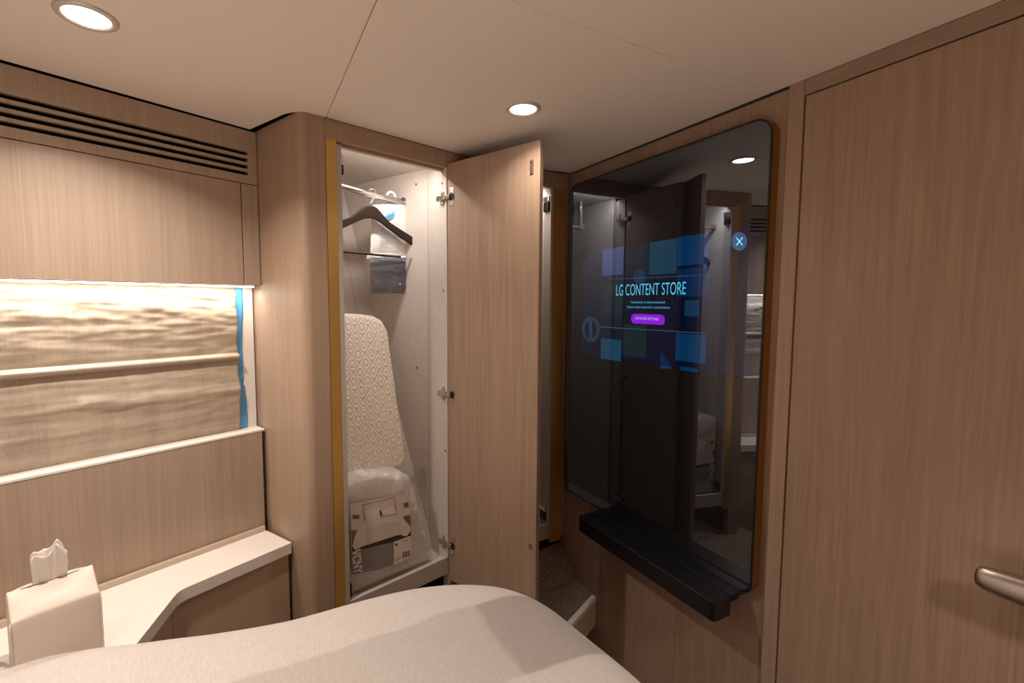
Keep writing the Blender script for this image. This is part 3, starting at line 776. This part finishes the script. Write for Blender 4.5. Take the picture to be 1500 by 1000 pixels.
# the picture insert: flat print
cv = .017
ip = lambda a, b, k=0: pw(500 + a / 5.556, 700 + b / 5.556, cv + .0004 * k)
cols = {'bg': (.52, .45, .38), 'wallp': (.68, .60, .51), 'head': (.44, .37, .30), 'pil': (.78, .71, .64), 'duv': (.70, .63, .57), 'duv2': (.62, .55, .49), 'dark': (.05, .035, .028), 'brown': (.20, .12, .07),
        'grey': (.24, .22, .20), 'lab': (.76, .68, .60), 'ink': (.12, .10, .09), 'pale': (.80, .73, .66), 'greyt': (.30, .28, .26)}
cm_ = {k: plain('print_' + k, v, .35) for k, v in cols.items()}
polys = [('bg', 0, [(70, 210), (520, 130), (565, 190), (568, 640), (85, 790)]),
 ('wallp', 1, [(72, 212), (520, 132), (560, 190), (562, 300), (200, 380), (85, 440)]),
 ('head', 2, [(165, 215), (435, 150), (455, 280), (185, 350)]),
 ('wallp', 3, [(178, 225), (428, 165), (436, 240), (190, 300)]),
 ('pil', 4, [(190, 262), (300, 240), (330, 300), (290, 340), (205, 350)]), ('pil', 4, [(325, 265), (425, 232), (455, 280), (400, 300), (335, 305)]),
 ('dark', 5, [(310, 265), (322, 262), (335, 300), (315, 302)]),
 ('brown', 4, [(505, 205), (545, 195), (548, 232), (512, 240)]), ('brown', 4, [(505, 310), (560, 300), (566, 400), (535, 370)]), ('brown', 4, [(90, 300), (145, 300), (148, 330), (95, 335)]), ('brown', 4, [(82, 430), (120, 420), (110, 520), (90, 570)]),
 ('dark', 4, [(85, 560), (160, 530), (440, 470), (566, 440), (566, 475), (430, 520), (165, 582), (90, 600)]),
 ('duv', 6, [(165, 370), (300, 325), (470, 300), (560, 390), (558, 440), (530, 475), (480, 462), (440, 470), (160, 560), (115, 588), (90, 560), (110, 470)]),
 ('duv2', 7, [(195, 400), (480, 350), (485, 455), (205, 545)]),
 ('grey', 8, [(160, 582), (430, 518), (430, 700), (300, 745), (85, 785), (85, 598)]),
 ('lab', 9, [(428, 518), (568, 468), (568, 640), (428, 708)]),
 ('ink', 10, [(438, 535), (458, 528), (458, 548), (438, 555)]), ('greyt', 10, [(500, 512), (540, 498), (540, 505), (500, 520)]),
 ('greyt', 10, [(438, 652), (490, 635), (490, 640), (438, 658)]), ('greyt', 10, [(438, 668), (482, 652), (482, 657), (438, 674)]),
 ('greyt', 10, [(185, 620), (290, 598), (290, 603), (185, 626)]), ('greyt', 10, [(185, 640), (280, 622), (280, 628), (185, 646)])]
for k in range(8):
    x = 500 + k * 7.5; polys.append(('ink', 11, [(x, 602 - k * 2), (x + (3.5 if k % 3 else 5), 601 - k * 2), (x + (3.5 if k % 3 else 5), 650 - k * 2.2), (x, 652 - k * 2.2)]))
V_, F_, fm_ = [], [], []; keys = list(cols)
for key, lay, pts in polys:
    s0 = len(V_); V_ += [ip(a, b, lay) for a, b in pts]; F_.append(tuple(range(s0, s0 + len(pts)))); fm_.append(keys.index(key))
mesh('picture_insert', (V_, F_), None, pk, mats=[cm_[k] for k in keys], fm=fm_)

# text helper -> mesh
def text_mesh(body, height, origin, xdir, ydir, mat, parent, name, xs=1.0, align='CENTER', depth=.0, extra=0.0, bold=0):
    cu = bpy.data.curves.new('t', 'FONT'); cu.body = body; cu.size = 1; cu.align_x = align; cu.align_y = 'CENTER'; cu.offset = bold; cu.space_character = 1 + extra
    ob = bpy.data.objects.new('t', cu); C.objects.link(ob)
    dg = bpy.context.evaluated_depsgraph_get(); me = bpy.data.meshes.new_from_object(ob.evaluated_get(dg))
    C.objects.unlink(ob); bpy.data.objects.remove(ob)
    b = base_of(parent); xd = Vector(xdir).normalized(); yd = Vector(ydir).normalized(); k = height / .70
    for v in me.vertices: v.co = Vector(origin) - b + xd * (v.co.x * k * xs) + yd * (v.co.y * k)
    me.name = name; me.materials.clear(); me.materials.append(mat)
    o = bpy.data.objects.new(name, me); C.objects.link(o); o.parent = parent; BASE[o.name] = b; return o
tc_ = ip(125, 680, 12)
text_mesh('VCNY', abs((ip(160, 680) - ip(92, 690)).dot(WU)), tc_, ip(128, 700, 0) - ip(122, 640, 0), (ip(160, 668) - ip(90, 688)), cm_['pale'], pk, 'printed_name', xs=.72, bold=.035)

# clear plastic tab behind the pack
ct = thing('plastic_tab', 'small clear plastic hanger tab sticking out behind the wrapped bedding', 'plastic tab', on(610, 700, Ra - WV * .02, WV))
tb = [on(px, py, WP(.35, -.145, 0), WV) for px, py in ((598, 705), (612, 686), (620, 684), (623, 690), (622, 716), (618, 719), (606, 719))]
mesh('tab', extrude(tb, -WV * .0015), M['clear'], ct)
mesh('rim', tube(tb[1:] , .0012, 8), M['plasticw'] if False else clear_mat('rim_plastic', (.9, .9, .9), .4), ct, smooth=True)

# quilted foam mattress leaning on its end
mt0 = -.10; tilt = .19
def mt_on(px, py):
    # plane leaning back: v = mt0 - tilt*(z-.83)
    n_ = (WV + Vector((0, 0, 1)) * tilt).normalized()
    return on(px, py, WP(.3, mt0, .83), n_)
mo = [wu(mt_on(*p)) for p in ((506, 459), (530, 460), (550, 463), (561, 469), (569, 484), (580, 560), (592, 650), (595, 672), (592, 683), (584, 687), (560, 690), (509, 699))]
mo = [(mo[0][0] - .012, mo[0][1])] + mo + [(mo[-1][0] - .012, mo[-1][1] - .0)]
fm_mat = thing('folded_mattress', 'cream quilted foam mattress standing on end on top of the wrapped bedding', 'mattress', WP(.28, -.2, .86))
zmin = min(z for u, z in mo)
mv = fat(mo, .09, mt0 - tilt * (zmin - .83), tilt=-tilt * -1, r=.018, n=140, wr=.0015, seed=21, fr=8)
mob = mesh('quilted_cover', mv, M['quilt'], fm_mat, smooth=True)
uvl = mob.data.uv_layers.new(name='UVMap'); bb = base_of(fm_mat)
for lp_ in mob.data.loops:
    p = mob.data.vertices[lp_.vertex_index].co + bb; uvl.data[lp_.index].uv = ((p - WO).dot(WU), p.z)

# ================================================================== DOWNLIGHTS
names = ['round recessed downlight in the ceiling nearest the air slots, top left', 'round recessed downlight in front of the open wardrobe door',
         'unseen fill downlight added above the left side of the bed behind the viewer', 'unseen fill downlight added above the foot of the bed behind the viewer']
for i, (x, y, p, sp_) in enumerate(LAMP_POS):
    d = thing('downlight', names[i], 'ceiling light', (x, y, CEIL - .004), 'recessed ceiling downlights')
    mesh('bezel', ring((x, y), .0475, .0335, CEIL - .0045, CEIL + .001), M['bezel'], d, smooth=True)
    mesh('lens', disc((x, y), .0345, CEIL - .0015), M['lampglow'], d)

# ================================================================== NIGHTSTAND LEDGE
LZ = .728; LT = .034
A0 = LP(.010, .0005, 0); e1 = Vector((.0383, 1.564, 0)); e2 = Vector((.0994, 1.462, 0))
def xy(v): return (v.x, v.y)
t_ = Vector((.0, .0))
led_o = [xy(LP(.0055, .0005, 0)), (.0405, 1.5665), (.1000, 1.4570), (-.172, 1.336), (-.232, 1.150), (-.40, 1.075), (-.455, 1.245), (-1.35, .884), xy(LP(-1.5, .0005, 0))]
led_p = fillet(led_o, {3: .045, 4: .04, 5: .04, 6: .04}, 8)
ns = thing('bedside_ledge', 'cream bedside ledge with wide notched middle and brown leather front, under the window', 'shelf', (-.2, 1.35, .45))
mesh('top', prism(led_p, LZ - LT, LZ), M['ledge'], ns, bevel=.0015)
mesh('upstand', box(-1.5, .0035, .0008, .0125, LZ + .0002, LZ + .0150, Lf), M['trimc'], ns, bevel=.001)
body_o = [xy(LP(.0, .002, 0)), (.034, 1.560), (.090, 1.462), (-.178, 1.346), (-.2402, 1.158), (-.395, 1.09), (-.462, 1.253), (-1.35, .892), xy(LP(-1.5, .002, 0))]
bd = fillet(body_o, {3: .02, 4: .04, 5: .04}, 4)
mesh('leather_front', prism(bd, .02, LZ - LT - .0005), M['leather'], ns)
for q in ((-.181, 1.3275), (-.178, 1.3462)): pass
mesh('front_joint', box(-.0012, .0012, -.0012, .0012, .02, LZ - LT - .001, lambda a, b, c: Vector((-.1875 + a, 1.3205 + b, c))), M['black'], ns)

# ================================================================== TISSUE BOX
TZ = LZ + .0003
tr_ = at_z(152, 956, TZ)
tu = dirv(PHL); tn = nrm(PHL)                      # parallel to the wall, tn towards the room
tl_ = on(17, 940, tr_, tn); tl_ = Vector((tl_.x, tl_.y, TZ)); tw = (tr_ - tl_).length
HE = on(146.5, 866, tr_, tn).z - TZ
print('tissue width', tw, 'h', HE, tl_, tr_)
tdp = .125
ts = thing('tissue_box', 'cream leather tissue box cover with a white tissue pulled up, on the bedside ledge', 'tissue box', (tr_ + tl_) / 2 - tn * tdp / 2)
TPf = lambda a, b, c: tl_ + tu * (a * tw) - tn * (b * tdp) + Vector((0, 0, c))
RID = .033
def top_h(a, b):
    e = abs(2 * a - 1) ** 4
    q = abs(2 * b - 1)
    conv = (max(0, 1 - q ** 2.2)); conc = (1 - q) ** 1.6 if q < 1 else 0
    return HE + RID * ((1 - e) * conv * .92 + e * (.25 * conv + .75 * conc) * 1.05)
def tbox():
    n = 24
    top = grid(lambda s, t: TPf(s, t, top_h(s, t)), n, n)
    parts = [top]
    front = grid(lambda s, t: TPf(s, 0 - .03 * math.sin(PI * s) * math.sin(PI * t) * .4, t * top_h(s, 0)), n, 8)
    back = grid(lambda s, t: TPf(s, 1, t * top_h(s, 1)), n, 8)
    lft = grid(lambda s, t: TPf(0, s, t * top_h(0, s)), n, 8)
    rgt = grid(lambda s, t: TPf(1, s, t * top_h(1, s)), n, 8)
    return merge(top, front, back, lft, rgt)
tb_o = mesh('cover', tbox(), M['cream'], ts, smooth=True, bevel=.0025)
md = tb_o.modifiers.new('es', 'EDGE_SPLIT'); md.split_angle = math.radians(50)
seam = [TPf(1, 0, HE * k / 8) for k in range(9)]
mesh('seam', tube([p + tu * .0008 + tn * .0008 for p in seam], .0012, 6), M['cream'], ts, smooth=True)
mesh('seam', tube([TPf(0, 0, HE * k / 8) - tu * .0008 + tn * .0008 for k in range(9)], .0012, 6), M['cream'], ts, smooth=True)
def slit():
    V = []; n = 30; w = .0025
    for k in range(n + 1):
        a = .14 + .70 * k / n; h = top_h(a, .5) + .0006
        V += [TPf(a, .5 - .018 * math.sin(PI * k / n) ** .5, h), TPf(a, .5 + .018 * math.sin(PI * k / n) ** .5, h)]
    return V, [(2 * k, 2 * k + 1, 2 * k + 3, 2 * k + 2) for k in range(n)]
mesh('slot', slit(), M['black'], ts)
def tissue():
    # a fan of folds: two sheets leaning apart, ragged top
    V = []; nu, nv = 40, 16; parts = []
    zb = top_h(.5, .5) - .004
    for sh_, (lean, ph, hh) in enumerate(((-.10, 0, .078), (.12, 1.7, .070), (.02, 3.1, .086))):
        def fn(s, t, lean=lean, ph=ph, hh=hh):
            a = .33 + .34 * s
            a = .5 + (a - .5) * (1.15 + .10 * t) + .02 * t * math.sin(ph) - .015
            tops = hh * (1 - .22 * abs(math.sin(s * 4.3 + ph)) - .30 * abs(2 * s - 1) ** 6)
            z = zb + t * tops
            b = .5 + lean * t * .8 + (.05 * math.sin(s * 12 + ph) + .012 * math.sin(s * 21 + ph * 2)) * (.25 + t) * .8
            return TPf(a, b, z)
        parts.append(grid(fn, nu, nv))
    return merge(*parts)
mesh('tissue', tissue(), M['tissue'], ts, smooth=True, solid=.0005)

# ================================================================== BED
edge = [(-.443, 1.178), (-.383, 1.172), (-.282, 1.145), (-.22, 1.125), (.071, 1.065), (.206, 1.078), (.33, 1.075), (.43, 1.055), (.52, 1.008), (.588, .938), (.628, .845), (.645, .70), (.655, .56), (.662, .2), (.662, -.8), (-1.4, -.8), (-1.4, .72), (-.9, .98), (-.62, 1.105)]
edge = [Vector((x, y, 0)) for x, y in edge]
EP = resample(edge, 220)
for _ in range(3): EP = [(EP[i - 1] + EP[i] * 2 + EP[(i + 1) % 220]) / 4 for i in range(220)]
cb = Vector((-.35, .15, 0))
BZ = .768
bed = thing('bed', 'low double bed with pale mattress base, under the patchwork duvet', 'bed', (-.35, .15, 0))
mesh('bed_base', prism([xy(cb + (p - cb) * .93) for p in EP[::4]], .0, .42), M['leather'], bed, bevel=.004)
mesh('mattress', prism([xy(cb + (p - cb) * .965) for p in EP[::2]], .425, .69), M['skirt'], bed, bevel=.03, seg=4)
def duvet():
    V, Fs = [], []; n = 220
    prof = [(-.012, .40), (-.004, .48), (.004, .56), (.008, .63), (.006, .68), (0, .708), (-.010, .730), (-.026, .746), (-.050, .757), (-.085, .764), (-.14, .769), (-.21, .773), (-.30, .778), (-.42, .782), (-.56, .785), (-.72, .786), (-.9, .786)]
    for i, (off_, z) in enumerate(prof):
        for k, p in enumerate(EP):
            d = (p - cb); L_ = d.length; q = cb + d * max(.02, (L_ + off_) / L_)
            zl = z + .022 * max(0, min(1, (.25 - q.x) / .45)) * max(0, min(1, (q.y - .55) / .4)) * (1 if z > .7 else max(0, (z - .5) / .2) / 1)
            w = .006 * noise.noise(Vector((q.x * 6, q.y * 6, z * 4))) + .002 * noise.noise(Vector((q.x * 25, q.y * 18, z * 9)))
            o2 = .004 * noise.noise(Vector((p.x * 9, p.y * 9, z * 3)))
            if z < .7: q = q + d.normalized() * (.012 * noise.noise(Vector((p.x * 14, p.y * 14, z * 1.2)))); w *= .2
            V.append(Vector((q.x, q.y, zl + w)) + d.normalized() * o2)
    for i in range(len(prof) - 1):
        for k in range(n): Fs.append((i * n + k, i * n + (k + 1) % n, (i + 1) * n + (k + 1) % n, (i + 1) * n + k))
    V.append(Vector((cb.x, cb.y, .786))); c = len(V) - 1; o = (len(prof) - 1) * n
    for k in range(n): Fs.append((o + k, o + (k + 1) % n, c))
    return V, Fs
dv = mesh('duvet', duvet(), M['duvet'], None, smooth=True, sub=1)
tag(dv, 'pale linen duvet with soft grey patchwork blocks, spread over the bed', 'duvet')

# ================================================================== RAISED FLOOR AND STEP
s1 = at_z(873.6, 873.6, FLOOR_UP); s2 = at_z(842, 909, FLOOR_UP); sd = (s1 - s2).normalized()
s3 = s1 - sd * 1.2
st = thing('raised_floor', None, None, (.8, 1.35, 0), kind='structure')
def xoff(p, n_, d): return (p.x + n_.x * d, p.y + n_.y * d)
sn = Vector((sd.y, -sd.x, 0))
seamY = at_z(797, 866, FLOOR_UP).y
mesh('carpet_panel', prism([xoff(s3, sn, -.02), xoff(s1 + sd * .01, sn, -.02), (1.1695, seamY - .002), (s3.x, seamY - .032)], FLOOR_UP - .02, FLOOR_UP), M['carpet'], st, bevel=.003)
rampT = 0.432
mesh('carpet_panel', ([Vector((s3.x, seamY - .030, FLOOR_UP - .001)), Vector((1.1695, seamY + .001, FLOOR_UP - .001)), Vector((1.1695, 1.535, rampT)), Vector((s3.x + .05, 1.44, rampT)),
                       Vector((s3.x, seamY - .03, FLOOR_UP - .02)), Vector((1.1695, seamY + .001, FLOOR_UP - .02)), Vector((1.1695, 1.56, FLOOR_UP - .02)), Vector((s3.x + .05, 1.5, FLOOR_UP - .02))], list(BOXF)), M['carpet'], st, bevel=.003)
mesh('step_nosing', extrude([Vector((*xoff(s3, sn, -.0195), FLOOR_UP + .001)), Vector((*xoff(s1, sn, -.0195), FLOOR_UP + .001)), Vector((*xoff(s1, sn, 0), FLOOR_UP + .001)), Vector((*xoff(s3, sn, 0), FLOOR_UP + .001))], (0, 0, -.018)), M['white'], st, bevel=.002)
mesh('step_riser', extrude([Vector((*xoff(s3, sn, -.016), FLOOR_UP - .018)), Vector((*xoff(s1, sn, -.016), FLOOR_UP - .018)), Vector((*xoff(s1, sn, -.002), FLOOR_UP - .018)), Vector((*xoff(s3, sn, -.002), FLOOR_UP - .018))], (0, 0, -.10)), M['riser'], st, bevel=.001)
mesh('step_core', prism([xoff(s3, sn, -.07), xoff(s1, sn, -.07), (1.165, 1.56), (s3.x + .06, 1.45)], .001, FLOOR_UP - .0205), M['blackp'], st)

# ================================================================== MIRROR TELEVISION
XM = 1.138
def rounded(y0, y1, z0, z1, r, seg=12):
    return [(a, b) for a, b in fillet([(y0, z0), (y1, z0), (y1, z1), (y0, z1)], {0: r * .7, 1: r, 2: r, 3: r * 1.0}, seg)]
g1 = at_x(1129, 250, XM); g2 = at_x(1100, 177.5, XM); g3 = at_x(1093, 864, XM); g4 = at_x(838, 400, XM)
y0, y1 = g1.y, 1.478; z1 = g2.z; z0 = g3.z - .012
tv = thing('mirror_television', 'tall dark mirror television with rounded corners and bronze rim, on the right wall', 'television', (1.16, (y0 + y1) / 2, z0))
out = [(a, b) for a, b in fillet([(y0, z0), (y1, z0), (y1, z1), (y0, z1)], {0: .030, 1: .03, 2: .045, 3: .045}, 12)]
def slab(pts, x0, x1): return extrude([Vector((x0, a, b)) for a, b in pts], (x1 - x0, 0, 0))
mesh('rim', slab(out, XM + .0035, 1.1695), M['bronze'], tv)
def frame_ring(oo, ii, x0, x1):
    n = len(oo); V = [Vector((x0, a, b)) for a, b in oo] + [Vector((x0, a, b)) for a, b in ii] + [Vector((x1, a, b)) for a, b in oo] + [Vector((x1, a, b)) for a, b in ii]
    Fs = []
    for k in range(n):
        j = (k + 1) % n; Fs += [(k, j, n + j, n + k), (2 * n + k, 3 * n + k, 3 * n + j, 2 * n + j), (k, 2 * n + k, 2 * n + j, j), (n + k, n + j, 3 * n + j, 3 * n + k)]
    return V, Fs
inn = [(a, b) for a, b in fillet([(y0 + .0045, z0 + .0045), (y1 - .0045, z0 + .0045), (y1 - .0045, z1 - .0045), (y0 + .0045, z1 - .0045)], {0: .0255, 1: .0255, 2: .0405, 3: .0405}, 12)]
mesh('border', frame_ring(out, inn, XM - .0008, XM + .003), M['blackp'], tv)
mesh('mirror_glass', ([Vector((XM, a, b)) for a, b in inn], [tuple(range(len(inn)))]), M['mirror'], tv)
mesh('glass_backing', ([Vector((XM + .0032, a, b)) for a, b in inn], [tuple(range(len(inn)))]), M['black'], tv)
# screen behind the glass
XS = XM + .0022
ps = lambda px, py: at_x(px, py, XS)
zz = lambda a, b: (840 + a / 3.846, 330 + b / 3.846)
tcx = ps(952, 425)
T0, T1 = ps(952, 355), ps(952, 532); SY0 = ps(1103, 500).y; SY1 = ps(853, 500).y
scr = mesh('screen', ([Vector((XS + .0006, SY0, T1.z)), Vector((XS + .0006, SY1, T1.z)), Vector((XS + .0006, SY1, T0.z)), Vector((XS + .0006, SY0, T0.z))], [(0, 1, 2, 3)]), None or emis('screen_glow', (.004, .012, .05), .35), tv)
def tile(pts, col, s, name='screen_tile', lift=0):
    mm = emis('tile_light', col, s)
    return mesh(name, ([Vector((XS - lift, p.y, p.z)) for p in (ps(*zz(a, b)) for a, b in pts)], [tuple(range(len(pts)))]), mm, tv)
def rect(a0, b0, a1, b1, col, s):
    P0 = ps(*zz(a0, b0)); P1 = ps(*zz(a1, b1)); P2 = ps(*zz((a0 + a1) / 2, b1))
    c = ps(*zz((a0 + a1) / 2, (b0 + b1) / 2)); zt = ps(*zz((a0 + a1) / 2, b0)).z; zb = ps(*zz((a0 + a1) / 2, b1)).z
    mm = emis('tile_light', col, s)
    mesh('screen_tile', ([Vector((XS, P0.y, zt)), Vector((XS, P1.y, zt)), Vector((XS, P1.y, zb)), Vector((XS, P0.y, zb))], [(0, 1, 2, 3)]), mm, tv)
K = .62
rect(165, 128, 280, 280, (.055, .10, .26), K)
rect(432, 85, 580, 275, (.006, .075, .13), K)
rect(590, 55, 762, 222, (.003, .055, .17), K)
rect(590, 238, 762, 400, (.002, .035, .12), K)
rect(285, 110, 425, 280, (.004, .02, .04), K)
rect(165, 320, 280, 500, (.008, .045, .06), K * .6)
rect(155, 640, 268, 758, (.006, .085, .16), K)
rect(280, 560, 408, 740, (.015, .04, .05), K * .8)
rect(628, 420, 708, 512, (.006, .06, .15), K)
rect(578, 612, 742, 770, (.003, .06, .17), K)
rect(430, 610, 560, 790, (.004, .008, .03), K)
rect(600, 800, 700, 822, (.003, .06, .18), K)
tile([(492, 700), (556, 806), (490, 806)], (.004, .07, .26), K)
def ell(cx_, cy_, rx, ry, n=32, a0=0): return [(cx_ + rx * math.cos(2 * PI * k / n), cy_ + ry * math.sin(2 * PI * k / n)) for k in range(n)]
tile(ell(372, 290, 34, 42), (.003, .05, .15), K, lift=.0002)
def ring_tile(cx_, cy_, rx, ry, w, col, s, name):
    o1 = ell(cx_, cy_, rx, ry); o2 = ell(cx_, cy_, rx - w, ry - w * 1.2); n = 32
    V = [Vector((XS - .0003, p.y, p.z)) for p in (ps(*zz(a, b)) for a, b in o1 + o2)]
    return mesh(name, (V, [(k, (k + 1) % n, n + (k + 1) % n, n + k) for k in range(n)]), emis('icon_light', col, s), tv)
ring_tile(98, 585, 50, 72, 16, (.04, .08, .16), .4, 'screen_icon')
tile([(88, 530), (106, 530), (106, 645), (88, 645)], (.03, .12, .22), .35, 'screen_icon', .0003)
tile(ell(935, 90, 44, 52), (.035, .12, .27), 1.0, 'close_button', .0003)
tile([(916, 70), (922, 68), (956, 110), (950, 113)], (.20, .78, 1.0), 1.4, 'close_mark', .0005)
tile([(951, 66), (957, 69), (921, 114), (915, 111)], (.20, .78, 1.0), 1.4, 'close_mark', .0006)
tile([(200, 302), (760, 278), (760, 281), (200, 305)], (.10, .25, .42), .45, 'screen_line', .0003)
tile([(150, 570), (742, 606), (742, 609), (150, 573)], (.10, .30, .42), .5, 'screen_line', .0003)
# purple pill
cP = ps(*zz(418, 528)); pr = []
py0 = ps(*zz(515, 528)).y; py1 = ps(*zz(325, 528)).y; pz1 = ps(*zz(418, 500)).z; pz0 = ps(*zz(418, 556)).z
pil = rounded(py0, py1, pz0, pz1, (pz1 - pz0) * .49, 8)
mesh('purple_button', ([Vector((XS - .0003, a, b)) for a, b in pil], [tuple(range(len(pil)))]), emis('purple_light', (.30, .012, .75), 1.1), tv)
CY_ = (.13, .72, 1.0)
TY = (0, -1, 0)
t1 = ps(*zz(437, 362)); th = (ps(*zz(437, 332)).z - ps(*zz(437, 392)).z)
def fit_text(body, xa, xb, yc, h, mat, name, bold=0):
    a = ps(*zz(xa, yc)); b = ps(*zz(xb, yc)); o = text_mesh(body, h, (XS - .0008, (a.y + b.y) / 2, ps(*zz((xa + xb) / 2, yc)).z), TY, (0, 0, 1), mat, tv, name, bold=bold)
    ys = [v.co.y for v in o.data.vertices]; w = max(ys) - min(ys); m = (max(ys) + min(ys)) / 2; k = abs(a.y - b.y) / w; cy_ = (a.y + b.y) / 2 - base_of(tv).y
    for v in o.data.vertices: v.co.y = cy_ + (v.co.y - m) * k
    return o
fit_text('LG CONTENT STORE', 242, 634, 363, th * 1.12, emis('cyan_light', CY_, 1.0), 'screen_title', -.004)
fit_text('Network is disconnected.', 326, 520, 433, .0075, emis('cyan_light_dim', (.08, .50, .75), .95), 'screen_message', .01)
fit_text('Check the network connection.', 302, 548, 461, .0075, emis('cyan_light_dim', (.08, .50, .75), .95), 'screen_message', .01)
fit_text('NETWORK SETTINGS', 350, 482, 526, .0085, emis('lilac_light', (.62, .55, 1.0), 1.0), 'button_text', .008)

# ledge plate and soundbar
sb_z = at_x(1071, 873, XM).z
q1 = at_z(1040, 882, g3.z - .012)
SBT = g3.z - .010
ry = at_z(1074, 872, SBT); rf = at_z(1040, 882, SBT)
bx0 = at_z(1040, 880, SBT).x
yR = .692
zt_ = SBT
plate_x = at_z(1072, 872.5, zt_)
bar_x = at_z(1042, 881, zt_)
print('glass bottom', g3, 'plate', plate_x, 'bar', bar_x, 'z0', z0)
zbot = on(1040, 909, (bar_x.x, 0, 0), Vector((1, 0, 0))).z
yL = on(846, 755, (bar_x.x, 0, 0), Vector((1, 0, 0))).y
print('bar bottom', zbot, 'yL', yL)
mesh('shelf_plate', box(plate_x.x + .002, XM - .001, plate_x.y, yL, zt_ - .009, zt_), M['blackm'], tv, bevel=.001)
sb = thing('soundbar', 'long black bar with rounded ends along the bottom of the mirror', 'soundbar', ((plate_x.x + bar_x.x) / 2, (yR + yL) / 2, zbot))
so = fillet([(bar_x.x, plate_x.y + .0), (plate_x.x - .003, plate_x.y), (plate_x.x - .003, yL), (bar_x.x, yL)], {0: .014, 3: .014}, 8)
mesh('body', prism(so, zbot, zt_), M['blackm'], sb, bevel=.002)
mesh('bracket', box(plate_x.x - .003, 1.1695, plate_x.y + .03, yL - .03, zbot + .004, zt_ - .0095), M['blackp'], sb)
lgp = at_z(926, 806, zt_)
mesh('badge', box(bar_x.x + .004, bar_x.x + .0065, lgp.y - .012, lgp.y + .012, zt_, zt_ + .0006), M['nickel'], sb)
